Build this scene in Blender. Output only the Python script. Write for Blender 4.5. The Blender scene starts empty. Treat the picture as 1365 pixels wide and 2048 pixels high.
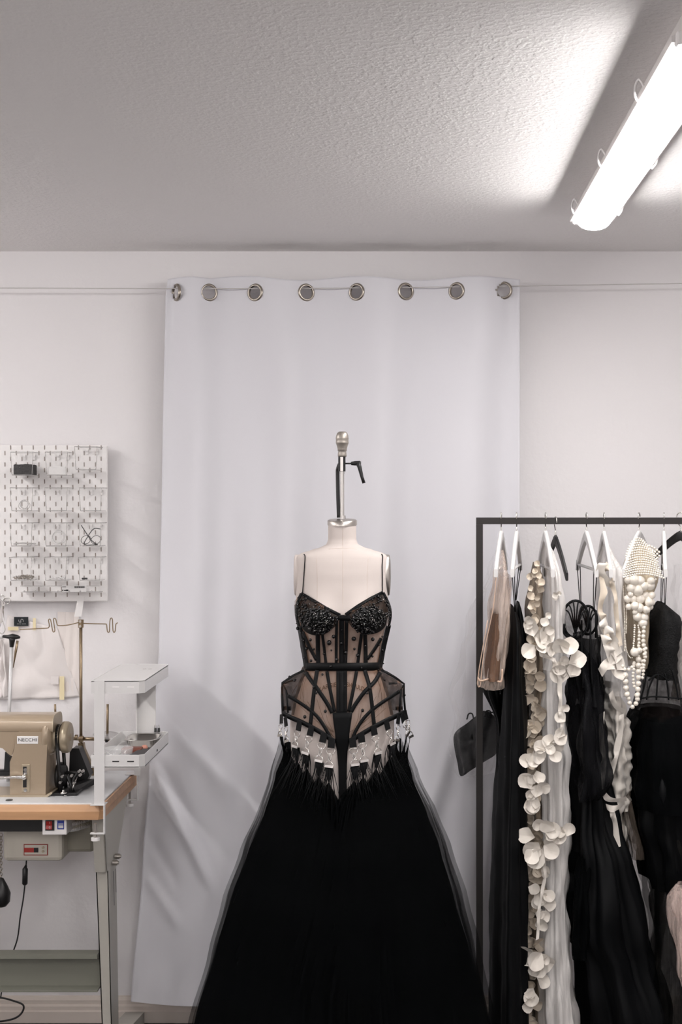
import bpy, math, random
from mathutils import Vector, Matrix, noise
C = bpy.context.scene.collection
F = 2844.4; PX0 = 820.0; PY0 = 1010.0; H = 1.675
WALL = 4.62; CEIL = 2.499
PI = math.pi
sin, cos = math.sin, math.cos

def P(px, py, Y): return Vector(((px-PX0)*Y/F, Y, H+(PY0-py)*Y/F))
def c1(x, y, Y): return P(x/3.7917, 870+y/3.7917, Y)
def c2(x, y, Y): return P(x/3.7917, 1200+y/3.7917, Y)
def c3(x, y, Y): return P(x/3.4125, 1600+y/3.4125, Y)
def r1(x, y, Y): return P(880+x/2.8144, 1020+y/2.8144, Y)
def r2(x, y, Y): return P(880+x/2.8144, 1380+y/2.8144, Y)
def r3(x, y, Y): return P(880+x/2.8144, 1700+y/2.8144, Y)
def N(x, y=0.0, z=0.0): return noise.noise(Vector((x, y, z)))

# ---------------------------------------------------------------- materials
def lin(c):
    c = c/255.0
    return c/12.92 if c <= .04045 else ((c+.055)/1.055)**2.4
MATS = {}
def mat(name, rgb, rough=.6, metal=0, alpha=1, bump=None, spec=.5, sheen=0, var=0, emit=None, trans=0, aniso=None, var_scale=6, coat=0):
    if name in MATS: return MATS[name]
    m = bpy.data.materials.new(name); m.use_nodes = True
    nt = m.node_tree; b = nt.nodes['Principled BSDF']
    col = (*[lin(v) for v in rgb], 1)
    b.inputs['Base Color'].default_value = col
    b.inputs['Roughness'].default_value = rough
    b.inputs['Metallic'].default_value = metal
    b.inputs['Specular IOR Level'].default_value = spec
    b.inputs['Sheen Weight'].default_value = sheen
    b.inputs['Coat Weight'].default_value = coat
    b.inputs['Transmission Weight'].default_value = trans
    tc = nt.nodes.new('ShaderNodeTexCoord')
    if var or bump:
        mp = nt.nodes.new('ShaderNodeMapping'); nt.links.new(tc.outputs['Object'], mp.inputs['Vector'])
        if aniso: mp.inputs['Scale'].default_value = aniso
    if var:
        n = nt.nodes.new('ShaderNodeTexNoise'); n.inputs['Scale'].default_value = var_scale; n.inputs['Detail'].default_value = 5
        nt.links.new(mp.outputs['Vector'], n.inputs['Vector'])
        mx = nt.nodes.new('ShaderNodeMix'); mx.data_type = 'RGBA'
        mx.inputs['A'].default_value = tuple(v*(1-var) for v in col[:3])+(1,)
        mx.inputs['B'].default_value = tuple(min(1, v*(1+var)) for v in col[:3])+(1,)
        nt.links.new(n.outputs['Fac'], mx.inputs['Factor']); nt.links.new(mx.outputs['Result'], b.inputs['Base Color'])
    if bump:
        n2 = nt.nodes.new('ShaderNodeTexNoise'); n2.inputs['Scale'].default_value = bump[0]; n2.inputs['Detail'].default_value = bump[3] if len(bump) > 3 else 3
        nt.links.new(mp.outputs['Vector'], n2.inputs['Vector'])
        bp = nt.nodes.new('ShaderNodeBump'); bp.inputs['Strength'].default_value = bump[1]; bp.inputs['Distance'].default_value = bump[2]
        nt.links.new(n2.outputs['Fac'], bp.inputs['Height']); nt.links.new(bp.outputs['Normal'], b.inputs['Normal'])
    if alpha < 1: b.inputs['Alpha'].default_value = alpha
    if emit:
        b.inputs['Emission Color'].default_value = (*[lin(v) for v in emit[0]], 1); b.inputs['Emission Strength'].default_value = emit[1]
    MATS[name] = m
    return m
def net(name, rgb, alpha, streak=.25, scale=(260, 260, 6), rough=.8, sheen=0, soft=0):
    """thin netting: cloth mixed with clear gaps, in fine vertical streaks"""
    if name in MATS: return MATS[name]
    m = bpy.data.materials.new(name); m.use_nodes = True
    nt = m.node_tree; b = nt.nodes['Principled BSDF']
    b.inputs['Base Color'].default_value = (*[lin(v) for v in rgb], 1); b.inputs['Roughness'].default_value = rough
    b.inputs['Specular IOR Level'].default_value = .05; b.inputs['Sheen Weight'].default_value = sheen
    tc = nt.nodes.new('ShaderNodeTexCoord'); mp = nt.nodes.new('ShaderNodeMapping'); mp.inputs['Scale'].default_value = scale
    n = nt.nodes.new('ShaderNodeTexNoise'); n.inputs['Scale'].default_value = 1; n.inputs['Detail'].default_value = 2
    mr = nt.nodes.new('ShaderNodeMapRange'); mr.inputs['From Min'].default_value = .3; mr.inputs['From Max'].default_value = .7
    mr.inputs['To Min'].default_value = max(0, alpha-streak); mr.inputs['To Max'].default_value = min(1, alpha+streak)
    nt.links.new(tc.outputs['Object'], mp.inputs['Vector']); nt.links.new(mp.outputs['Vector'], n.inputs['Vector'])
    nt.links.new(n.outputs['Fac'], mr.inputs['Value']); nt.links.new(mr.outputs['Result'], b.inputs['Alpha'])
    MATS[name] = m
    return m

M_wall = mat('wall_paint', (232, 229, 230), .75, bump=(55, .25, .004, 4), spec=.2)
def ceiling_mat():
    m = mat('ceiling_plaster', (243, 240, 239), .85, spec=.15)
    nt = m.node_tree; b = nt.nodes['Principled BSDF']
    tc = nt.nodes.new('ShaderNodeTexCoord')
    n = nt.nodes.new('ShaderNodeTexNoise'); n.inputs['Scale'].default_value = 95; n.inputs['Detail'].default_value = 2.5; n.inputs['Roughness'].default_value = .45
    cr = nt.nodes.new('ShaderNodeValToRGB'); cr.color_ramp.elements[0].position = .42; cr.color_ramp.elements[1].position = .66
    bp = nt.nodes.new('ShaderNodeBump'); bp.inputs['Strength'].default_value = .9; bp.inputs['Distance'].default_value = .0008
    nt.links.new(tc.outputs['Object'], n.inputs['Vector']); nt.links.new(n.outputs['Fac'], cr.inputs['Fac'])
    nt.links.new(cr.outputs['Color'], bp.inputs['Height']); nt.links.new(bp.outputs['Normal'], b.inputs['Normal'])
    return m
M_ceil = ceiling_mat()
M_floor = mat('dark_floor', (38, 35, 34), .5, var=.25, bump=(30, .1, .002))
M_base = mat('baseboard_paint', (214, 203, 194), .5, var=.06)
M_curt = mat('white_curtain', (218, 217, 222), .7, bump=(900, .15, .0005), sheen=.2, spec=.25)
M_chrome = mat('chrome', (215, 212, 208), .18, 1)
M_steel = mat('brushed_steel', (190, 184, 178), .35, 1, bump=(200, .1, .0004), aniso=(1, 1, .05))
M_nickel = mat('dark_nickel', (168, 160, 150), .28, 1)
M_cast = mat('cast_aluminium', (165, 158, 150), .42, .75, bump=(300, .15, .0004))
M_black = mat('black_plastic', (24, 23, 24), .4)
M_blackm = mat('black_metal', (38, 34, 33), .5, .2)
M_white = mat('white_lacquer', (216, 214, 213), .35)
M_whitep = mat('white_plastic', (232, 229, 228), .45)
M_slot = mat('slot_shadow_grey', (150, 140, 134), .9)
M_linen = mat('form_linen', (200, 190, 185), .85, bump=(700, .25, .0006), spec=.15, var=.02)
M_blk = mat('black_ribbon', (6, 7, 9), .6, bump=(600, .2, .0004), spec=.2)
M_gownblk = mat('black_satin', (5, 6, 8), .6, spec=.15)
M_ivory = mat('ivory_silk', (222, 215, 206), .65, sheen=.3, spec=.35)
M_cream = mat('cream_silk', (210, 197, 180), .5, sheen=.3, spec=.35)
M_pearl = mat('pearl', (238, 230, 218), .25, spec=.8, coat=.5)
M_wood = mat('varnished_wood', (206, 160, 120), .4, var=.22, aniso=(1, 8, 14), var_scale=5)
M_lam = mat('grey_laminate', (216, 217, 219), .35, var=.03)
M_gold = mat('champagne_enamel', (168, 150, 128), .3, .2, coat=.3)
M_goldd = mat('champagne_metal', (178, 164, 142), .35, .5)
M_brass = mat('aged_brass', (150, 132, 108), .35, .85)
M_grey = mat('grey_leg_enamel', (172, 168, 160), .4, var=.06)
M_grey2 = mat('green_grey_enamel', (120, 120, 110), .45, var=.05)
M_box = mat('motor_box_grey', (196, 190, 178), .5)
M_clear = mat('clear_plastic', (235, 235, 235), .08, alpha=.028, spec=.4)
M_clear_edge = mat('clear_plastic_edge', (190, 187, 185), .15, alpha=.42)
M_film = mat('clear_film', (235, 232, 235), .15, alpha=.07, spec=.4)
M_glass = mat('glass', (240, 240, 240), .03, alpha=.25, spec=1)
M_red = mat('red_plastic', (150, 30, 26), .3)
M_blue = mat('blue_sticker', (40, 60, 150), .4)
M_tape = mat('masking_tape', (232, 218, 180), .7)
M_fab = mat('white_cotton', (230, 224, 222), .8, bump=(12, .3, .01))
M_bead = mat('jet_bead', (6, 6, 8), .05, spec=.5)
M_tulle = net('black_tulle', (3, 4, 5), .88, .10, (45, 45, 2))
M_tulle2 = net('black_tulle_outer', (7, 8, 9), .30, .08, (30, 30, 1.5))
M_mesh = net('black_mesh', (22, 18, 17), .60, .12, (60, 60, 60))
M_nude = net('nude_mesh', (142, 108, 86), .42, .10, (90, 90, 8))
M_wtulle = net('ivory_tulle', (248, 244, 241), .50, .10, (120, 120, 2))
M_btulle = net('blush_tulle', (226, 205, 196), .30, .2, (120, 120, 8))
M_organza = net('beige_organza', (232, 212, 198), .38, .15, (150, 150, 5))
M_blkorg = net('black_organza', (20, 20, 22), .86, .14, (120, 120, 8), rough=.45)

# ---------------------------------------------------------------- mesh builder
ORG = {}
def tag(o, label=None, cat=None, group=None, kind=None):
    if label: o['label'] = label
    if cat: o['category'] = cat
    if group: o['group'] = group
    if kind: o['kind'] = kind
    return o
def thing(name, loc, label, cat, group=None):
    o = bpy.data.objects.new(name, None); C.objects.link(o); o.location = loc; o.empty_display_size = .05
    ORG[o.name] = Vector(loc)
    return tag(o, label, cat, group)
def org(o): return ORG.get(o.name, Vector((0, 0, 0))) if o else Vector((0, 0, 0))

class MB:
    def __init__(s): s.v = []; s.f = []; s.sm = []
    def add(s, vs, fs, smooth=True):
        n = len(s.v); s.v += [Vector(v) for v in vs]; s.f += [tuple(i+n for i in f) for f in fs]; s.sm += [smooth]*len(fs); return s
    def box(s, lo, hi, rot=None, piv=None):
        (a, b, c), (d, e, f) = lo, hi
        vs = [Vector(v) for v in ((a,b,c),(d,b,c),(d,e,c),(a,e,c),(a,b,f),(d,b,f),(d,e,f),(a,e,f))]
        if rot is not None:
            pv = Vector(piv) if piv is not None else sum(vs, Vector())/8
            vs = [rot @ (v-pv)+pv for v in vs]
        return s.add(vs, [(0,3,2,1),(4,5,6,7),(0,1,5,4),(1,2,6,5),(2,3,7,6),(3,0,4,7)], False)
    def bbox(s, c, size, rot=None):
        c = Vector(c); h = Vector(size)/2; return s.box(c-h, c+h, rot, c)
    def prism(s, pts, d, smooth=False):
        """polygon pts (Vectors) extruded by vector d"""
        n = len(pts); d = Vector(d)
        vs = [Vector(p) for p in pts]+[Vector(p)+d for p in pts]
        fs = [tuple(range(n)), tuple(range(2*n-1, n-1, -1))]
        s.add(vs, fs, False)
        return s.add(vs, [(i, i+n, (i+1) % n+n, (i+1) % n) for i in range(n)], smooth)
    def tube(s, pts, r, n=8, closed=False, cap=True, flat=1.0):
        pts = [Vector(p) for p in pts]; m = len(pts)
        rs = r if isinstance(r, (list, tuple)) else [r]*m
        vs = []; prev = None
        for i, p in enumerate(pts):
            a = pts[(i-1) % m] if (i or closed) else p; b = pts[(i+1) % m] if (i < m-1 or closed) else p
            t = (b-a)
            t = t.normalized() if t.length > 1e-9 else Vector((0, 0, 1))
            if prev is None:
                u = t.cross(Vector((0, 0, 1)));
                if u.length < .05: u = t.cross(Vector((0, 1, 0)))
            else: u = prev - t*prev.dot(t)
            if u.length < 1e-6: u = t.orthogonal()
            u.normalize(); w = t.cross(u); prev = u
            for k in range(n):
                q = 2*PI*k/n; vs.append(p+(u*cos(q)+w*sin(q)*flat)*rs[i])
        fs = []
        for i in range(m if closed else m-1):
            j = (i+1) % m
            for k in range(n): fs.append((i*n+k, i*n+(k+1) % n, j*n+(k+1) % n, j*n+k))
        if cap and not closed: fs += [tuple(range(n-1, -1, -1)), tuple((m-1)*n+k for k in range(n))]
        return s.add(vs, fs)
    def cyl(s, a, b, r, r2=None, n=20):
        a, b = Vector(a), Vector(b); r2 = r if r2 is None else r2
        t = (b-a).normalized(); u = t.orthogonal().normalized(); w = t.cross(u)
        vs = [a+(u*cos(2*PI*k/n)+w*sin(2*PI*k/n))*r for k in range(n)]+[b+(u*cos(2*PI*k/n)+w*sin(2*PI*k/n))*r2 for k in range(n)]
        s.add(vs, [(k, (k+1) % n, (k+1) % n+n, k+n) for k in range(n)])
        return s.add(vs, [tuple(range(n-1, -1, -1)), tuple(range(n, 2*n))], False)
    def lathe(s, c, prof, axis=(0, 0, 1), n=28):
        """prof [(r, h)] along axis from c"""
        c = Vector(c); t = Vector(axis).normalized(); u = t.orthogonal().normalized(); w = t.cross(u)
        vs = []
        for r, h in prof:
            for k in range(n): vs.append(c+t*h+(u*cos(2*PI*k/n)+w*sin(2*PI*k/n))*max(r, 1e-5))
        fs = [(i*n+k, i*n+(k+1) % n, (i+1)*n+(k+1) % n, (i+1)*n+k) for i in range(len(prof)-1) for k in range(n)]
        return s.add(vs, fs)
    def ball(s, c, r, n=10, sq=(1, 1, 1)):
        c = Vector(c); m = max(4, n//2+1); vs = [c+Vector((0, 0, r*sq[2]))]
        for i in range(1, m):
            for k in range(n):
                vs.append(c+Vector((r*sin(PI*i/m)*cos(2*PI*k/n)*sq[0], r*sin(PI*i/m)*sin(2*PI*k/n)*sq[1], r*cos(PI*i/m)*sq[2])))
        vs.append(c-Vector((0, 0, r*sq[2]))); L = len(vs)-1
        fs = [(0, 1+k, 1+(k+1) % n) for k in range(n)]+[(1+(i-1)*n+k, 1+i*n+k, 1+i*n+(k+1) % n, 1+(i-1)*n+(k+1) % n) for i in range(1, m-1) for k in range(n)]
        fs += [(L, 1+(m-2)*n+(k+1) % n, 1+(m-2)*n+k) for k in range(n)]
        return s.add(vs, fs)
    def grid(s, rows, closed=False, skip=None, smooth=True):
        nr = len(rows); nc = len(rows[0]); vs = [p for r in rows for p in r]; fs = []
        for i in range(nr-1):
            for j in range(nc if closed else nc-1):
                if skip and skip(i, j): continue
                k = (j+1) % nc
                fs.append((i*nc+j, i*nc+k, (i+1)*nc+k, (i+1)*nc+j))
        return s.add(vs, fs, smooth)
    def build(s, name, m, parent=None, bevel=0, solid=0, sub=0, label=None):
        o0 = org(parent); me = bpy.data.meshes.new(name)
        me.from_pydata([tuple(v-o0) for v in s.v], [], s.f)
        me.polygons.foreach_set('use_smooth', s.sm); me.materials.append(m); me.update()
        o = bpy.data.objects.new(name, me); C.objects.link(o)
        if parent: o.parent = parent; ORG[o.name] = o0
        if bevel:
            b = o.modifiers.new('bevel', 'BEVEL'); b.width = bevel; b.segments = 2; b.limit_method = 'ANGLE'; b.angle_limit = .7
        if solid:
            b = o.modifiers.new('solidify', 'SOLIDIFY'); b.thickness = solid; b.offset = 0
        if sub:
            b = o.modifiers.new('sub', 'SUBSURF'); b.levels = b.render_levels = sub
        if label: o['label'] = label
        return o
def dup(root, off=(0, 0, 0), rotz=None, **kw):
    off = Vector(off)
    r = root.copy(); C.objects.link(r); r.location = root.location+off
    if rotz is not None: r.rotation_euler = (0, 0, rotz)
    ORG[r.name] = org(root)+off
    def rec(a, b):
        for ch in a.children:
            c = ch.copy(); C.objects.link(c); c.parent = b; c.matrix_parent_inverse = ch.matrix_parent_inverse.copy(); ORG[c.name] = ORG[r.name]
            rec(ch, c)
    rec(root, r)
    tag(r, **kw)
    return r
def crom(pts, n=8, closed=False):
    """smooth curve through points (tuples or Vectors)"""
    pts = [Vector(p) for p in pts]; m = len(pts); out = []
    for i in range(m if closed else m-1):
        p0 = pts[(i-1) % m] if (closed or i) else pts[0]*2-pts[1]
        p1 = pts[i]; p2 = pts[(i+1) % m]
        p3 = pts[(i+2) % m] if (closed or i < m-2) else p2*2-p1
        for k in range(n):
            t = k/n
            out.append(.5*((2*p1)+(p2-p0)*t+(2*p0-5*p1+4*p2-p3)*t*t+(3*p1-p0-3*p2+p3)*t**3))
    if not closed: out.append(pts[-1])
    return out
def interp(tab, x):
    if x <= tab[0][0]: return list(tab[0][1:])
    for a, b in zip(tab, tab[1:]):
        if x <= b[0]:
            t = (x-a[0])/(b[0]-a[0]); t = t*t*(3-2*t)*.5+t*.5
            return [p+(q-p)*t for p, q in zip(a[1:], b[1:])]
    return list(tab[-1][1:])
def text_mesh(txt, size, bold=0):
    cu = bpy.data.curves.new('lettering', 'FONT'); cu.body = txt; cu.size = size; cu.align_x = 'CENTER'; cu.align_y = 'CENTER'; cu.offset = bold
    o = bpy.data.objects.new('lettering', cu); C.objects.link(o)
    bpy.context.view_layer.update()
    me = bpy.data.meshes.new_from_object(o.evaluated_get(bpy.context.evaluated_depsgraph_get()))
    vs = [v.co.copy() for v in me.vertices]; fs = [tuple(p.vertices) for p in me.polygons]
    bpy.data.objects.remove(o); bpy.data.curves.remove(cu); bpy.data.meshes.remove(me)
    return vs, fs

# ---------------------------------------------------------------- the room
X0, X1, YB = -3.4, 2.3, -2.6
def struct(name, mb, m, **k):
    o = mb.build(name, m, **k); o['kind'] = 'structure'; return o
struct('floor', MB().box((X0, YB, -.1), (X1, WALL, 0)), M_floor)
struct('ceiling', MB().box((X0-.1, YB-.1, CEIL), (X1+.1, WALL+.1, CEIL+.1)), M_ceil)
struct('wall_back', MB().box((X0, WALL, -.1), (X1, WALL+.1, CEIL)), M_wall)
struct('wall_left', MB().box((X0-.1, YB, -.1), (X0, WALL+.1, CEIL)), M_wall)
struct('wall_right', MB().box((X1, YB, -.1), (X1+.1, WALL+.1, CEIL)), M_wall)
struct('wall_front', MB().box((X0-.1, YB-.1, -.1), (X1+.1, YB, CEIL)), M_wall)
prof = [(0, .0), (.022, .0), (.022, .036), (.018, .040), (.018, .052), (.012, .058), (.012, .070), (.006, .080), (0, .082)]
b = MB(); b.prism([Vector((X0, WALL-d, z)) for d, z in prof], (X1-X0, 0, 0))
struct('baseboard_back', b, M_base)

# ---------------------------------------------------------------- ceiling lights
M_diff = mat('light_diffuser', (245, 245, 245), .4, emit=((255, 252, 250), 9.0))
M_house = mat('light_housing', (214, 210, 208), .5)
def batten():
    L = 1.5; w = .047
    t = thing('ceiling_light', (0, 0, CEIL), 'long white fluorescent batten light on the ceiling above the clothes rail', 'ceiling light', 'batten lights on the ceiling')
    z = CEIL
    pr = [(-.034, 0), (-.034, -.036), (-w-.010, -.046), (-w-.010, -.056), (w+.010, -.056), (w+.010, -.046), (.034, -.036), (.034, 0)]
    MB().prism([Vector((x, -L/2, z+h)) for x, h in pr], (0, L, 0)).build('housing', M_house, t)
    # diffuser: half round trough with rounded ends
    rows = []
    ns = 26
    for i in range(ns+1):
        s = i/ns; d = min(s, 1-s)*L; e = 1 if d > .05 else math.sqrt(max(0.0, 1-(1-d/.05)**2))*.35+.65
        if i in (0, ns): e = .55
        ee = .0 if i in (0, ns) else e
        rows.append([Vector((-w*cos(PI*k/14)*(1 if e > .99 else .9+.1*e), -L/2+s*L, z-.054-.036*ee*abs(sin(PI*k/14))**.75)) for k in range(15)])
    # add extra rows near the ends for roundness
    g = MB().grid(rows)
    g.build('diffuser', M_diff, t)
    for sy in (-1, 1):
        g = MB(); g.box((-w-.004, sy*(L/2)-.012, z-.062), (w+.004, sy*(L/2)+.012, z-.040)); g.build('end_cap', M_whitep, t, bevel=.004)
    for sy in (-.44, .08, .60):
        for sx in (-1, 1):
            x = sx*(w+.006)
            g = MB().tube(crom([(x, sy-.022, z-.050), (x+sx*.010, sy-.016, z-.030), (x+sx*.014, sy+.004, z-.036), (x+sx*.012, sy+.020, z-.052), (x+sx*.003, sy+.026, z-.064)], 4), .0025, 6)
            g.build('clip', M_whitep, t)
    return t
lamp = batten()
lx = .492; ly = 3.11
lamp.location = (lx, ly, CEIL); lamp.rotation_euler.z = 0
lamp2 = dup(lamp, (-2.15-lx, 3.2-ly, 0), label='long white fluorescent batten light on the ceiling over the sewing table')
fill_lamp = dup(lamp, (-.9-lx, -1.5-ly, 0), label='unseen batten light added for fill on the ceiling furthest from the curtain')  # this batten and those below are added out of frame to brighten the room
dup(lamp, (0, .8-ly, 0), label='unseen batten light added for fill behind the one above the clothes rail')  # added fill, out of frame
dup(lamp, (-2.15-lx, .8-ly, 0), label='unseen batten light added for fill behind the one over the sewing table')  # added fill on the left, out of frame

dup(lamp, (0, -1.5-ly, 0), label='unseen batten light added for fill far behind the clothes rail')  # another added fill batten, behind the camera
dup(lamp, (-2.15-lx, -1.5-ly, 0), label='unseen batten light added for fill far behind the sewing table')  # last added fill batten, behind the camera

# ---------------------------------------------------------------- curtain
GX = [353, 418, 511, 613, 714, 812, 914, 1008]; GY = [585, 585, 585, 585, 584, 583, 582, 581]
CY = 4.53
def curt_top_depth(px):
    # fabric swings in front of and behind the wire between the eyelets (negative = towards the room)
    xs = [333]+GX+[1042]; sg = 1
    for i in range(len(xs)-1):
        if px <= xs[i+1] or i == len(xs)-2:
            t = (px-xs[i])/(xs[i+1]-xs[i]); t = min(1, max(0, t))
            s = -1 if i % 2 else 1
            a = min(.024, (xs[i+1]-xs[i])*.00026)
            return s*a*sin(PI*t)*1.0
    return 0
def ledge(py): return interp([(553, 336), (600, 331), (900, 325), (1300, 318), (1500, 300), (1750, 284), (2003, 262)], py)[0]
def redge(py): return interp([(553, 1040), (2020, 1040)], py)[0]
def crease(px, py, x0, y0, x1, y1, w, a):
    dx, dy = x1-x0, y1-y0; L = math.hypot(dx, dy); t = ((px-x0)*dx+(py-y0)*dy)/L/L; d = ((px-x0)*dy-(py-y0)*dx)/L
    if t < -.3 or t > 1.3: return 0
    e = 1 if 0 <= t <= 1 else max(0, 1-(abs(t-.5)-.5)/.3)
    return a*math.exp(-(d/w)**2)*e
def curtain_pt(u, v):
    top = 556+4*sin(u*19+.6)-(7 if u < .12 else 0)*sin(PI*min(1, u/.12))
    bot = 2003+10*sin(min(u, .35)*9)-30*max(0, u-.35)
    py = top+(bot-top)*v
    px = ledge(py)+(redge(py)-ledge(py))*u
    k = math.exp(-((py-585)/150)**2) if py > 585 else 1
    d = curt_top_depth(px)*k
    q = 1-k
    a = .5+.5*min(1, (py-600)/900)
    d += q*a*(.016*sin(u*27+.8+.4*sin(v*3))+.008*sin(u*47+2*v)+.008*N(u*7, v*1.2, 3)+.006*N(u*16, v*2.2, 8))
    d += q*.012*cos(u*12.5*2+1)*(1-v)
    if v > .4:
        d += crease(px, py, 325, 1570, 405, 1740, 8, -.020)+crease(px, py, 345, 1570, 430, 1745, 12, .010)
        d += crease(px, py, 300, 1765, 350, 1840, 8, -.012)+crease(px, py, 312, 1690, 350, 1760, 8, .008)+crease(px, py, 330, 1420, 440, 1560, 16, -.008)
        d += crease(px, py, 900, 1500, 830, 1740, 16, -.012)+crease(px, py, 985, 1600, 960, 1900, 12, -.012)
    d -= .02*v
    d = min(d, .07)
    return P(px, py, CY+d), px, py
NU = 190; vv = []
v = 0
while v < 1: vv.append(v); v += .0024 if v < .045 else .009
vv.append(1)
rows = []; pxy = []
for v in vv:
    r = []; q = []
    for j in range(NU+1):
        p, a, b_ = curtain_pt(j/NU, v); r.append(p); q.append((a, b_))
    rows.append(r); pxy.append(q)
def skp(i, j):
    a = (pxy[i][j][0]+pxy[i+1][j+1][0])/2; b_ = (pxy[i][j][1]+pxy[i+1][j+1][1])/2
    return any((((a-x)/(.55 if n == 0 else 1))**2+(b_-y)**2) < 14.6**2 for n, (x, y) in enumerate(zip(GX, GY)))
ctn = thing('curtain', P(690, 2005, CY), 'long white eyelet curtain hanging on the wire against the back wall', 'curtain')
cl = MB().grid(rows, skip=skp).build('cloth', M_curt, ctn, solid=.0012)
for n, (x, y) in enumerate(zip(GX, GY)):
    dd = curt_top_depth(x)
    c = P(x, y, CY+dd); a = P(x+5, y, CY+curt_top_depth(x+5))-P(x-5, y, CY+curt_top_depth(x-5)); a.normalize()
    nrm = a.cross(Vector((0, 0, 1))); nrm = nrm if nrm.y < 0 else -nrm
    if n == 0: nrm = Vector((-.80, -.60, 0)).normalized()
    if n in (1, 7): nrm = Vector(((.3 if n == 1 else -.3), -1, 0)).normalized()
    s = CY/F
    g = MB()
    prof = [(12.8*s, -.003), (13.1*s, .004), (14*s, .0055), (16.5*s, .0045), (18*s, .0005), (18*s, -.002), (14*s, -.0045), (12.8*s, -.003)]
    g.lathe(c, prof, nrm, 32); g.build('eyelet', M_nickel, ctn)
b = MB(); pts = [P(-1000, 573, CY), P(345, 577, CY-.001), P(700, 576, CY), P(1030, 572, CY), P(2100, 556, CY)]
b.tube(crom(pts, 10), .0016, 6)
tag(b.build('curtain_wire', mat('coated_wire', (196, 192, 190), .5)), 'thin steel wire stretched across the wall carrying the curtain', 'wire')
# ---------------------------------------------------------------- pegboard and bins
rnd = random.Random(4)
BY = WALL-.045   # front face of the board
pb = thing('pegboard', (P(100, 1203, BY).x, BY, P(100, 1203, BY).z), 'white slotted metal pegboard on the wall above the sewing table', 'pegboard')
pa = P(-140, 890, BY); pz = P(215, 1203, BY)
MB().box((pa.x, BY, pz.z), (pz.x, BY+.012, pa.z)).build('panel', mat('pegboard_white', (234, 231, 230), .5), pb, bevel=.004)
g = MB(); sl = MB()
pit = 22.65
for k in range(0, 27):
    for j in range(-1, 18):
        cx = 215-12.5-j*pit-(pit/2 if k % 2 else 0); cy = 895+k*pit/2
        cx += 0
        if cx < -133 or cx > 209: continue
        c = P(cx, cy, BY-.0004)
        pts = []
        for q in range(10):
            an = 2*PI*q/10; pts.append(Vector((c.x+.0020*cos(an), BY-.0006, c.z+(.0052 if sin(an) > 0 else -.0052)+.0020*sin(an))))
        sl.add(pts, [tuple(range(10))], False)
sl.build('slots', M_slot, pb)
for cx, cy in ((-100, 905), (200, 905), (200, 1190), (-100, 1190)):
    c = P(cx, cy, WALL); MB().cyl((c.x, BY+.012, c.z), (c.x, WALL, c.z), .008).build('spacer', M_whitep, pb)
# open clear bins: rim, walls, floor
def make_bin(px, py):
    Y0 = BY-.092; c = P(px, py, Y0)      # px,py = top left corner of the front
    w, h, d = .071, .072, .083
    x0, z1 = c.x, c.z
    t = thing('storage_bin', (x0+w/2, BY-.05, z1-h), 'x', 'storage bin', 'clear bins hooked on the pegboard')
    th = .0022; y0 = Y0; y1 = Y0+d; xi = .004
    fr = [Vector((x0, y0, z1)), Vector((x0+w, y0, z1)), Vector((x0+w-xi, y0+.004, z1-h)), Vector((x0+xi, y0+.004, z1-h))]
    b = MB(); b.prism(fr, (0, th, 0)); b.build('front_panel', M_clear, t)
    b = MB(); b.prism([v+Vector((0, d, 0)) for v in fr], (0, -th, 0)); b.build('back_panel', M_clear, t)
    for s in (0, 1):
        xa = x0+(w-th)*s; xb = x0+xi+(w-2*xi-th)*s
        b = MB(); b.prism([Vector((xa, y0+th, z1)), Vector((xa, y1-th, z1)), Vector((xb, y1-th, z1-h)), Vector((xb, y0+th+.004, z1-h))], (th, 0, 0)); b.build('side_panel', M_clear, t)
    b = MB(); b.box((x0+xi, y0+.004, z1-h-th), (x0+w-xi, y1, z1-h)); b.build('bottom', M_clear_edge, t)
    b = MB()
    e = .0012
    zt = z1
    for p, q in (((x0, y0, zt), (x0+w, y0, zt)), ((x0, y1, zt), (x0+w, y1, zt)), ((x0, y0, zt), (x0, y1, zt)), ((x0+w, y0, zt), (x0+w, y1, zt)),
                 ((x0, y0, zt), (x0+xi, y0+.004, zt-h)), ((x0+w, y0, zt), (x0+w-xi, y0+.004, zt-h)), ((x0+xi, y0+.004, zt-h), (x0+w-xi, y0+.004, zt-h))):
        b.tube([p, q], e, 5)
    b.build('rim', M_clear_edge, t)
    for xx in (.02, .051):
        b = MB(); b.box((x0+xx-.004, y1-.001, z1-.012), (x0+xx+.004, BY+.004, z1-.006)); b.box((x0+xx-.004, BY-.004, z1-.022), (x0+xx+.004, BY-.001, z1-.006)); b.build('hook', M_whitep, t)
    return t, (x0, y0, z1-h, w, d, h)
cols = [21, 90.5, 159]; rowsy = [904, 975.5, 1046, 1115]
cn = ['left column', 'middle column', 'right column']; rn = ['top row', 'second row', 'third row', 'bottom row']
inside = {(0, 0): 'holding black foam', (1, 0): 'holding a white card', (2, 0): 'empty, mounted slightly higher', (0, 1): 'holding a loop of clear cord', (1, 1): 'empty', (2, 1): 'empty',
          (0, 2): 'holding a flat clear piece', (1, 2): 'holding a loop of white cord', (2, 2): 'holding black eyeglasses', (0, 3): 'full of tiny beads', (1, 3): 'holding white scraps', (2, 3): 'holding a small black clip'}
b0, dim = make_bin(21, 904); base = Vector((dim[0], dim[1], dim[2]))
BINS = {}
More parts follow.
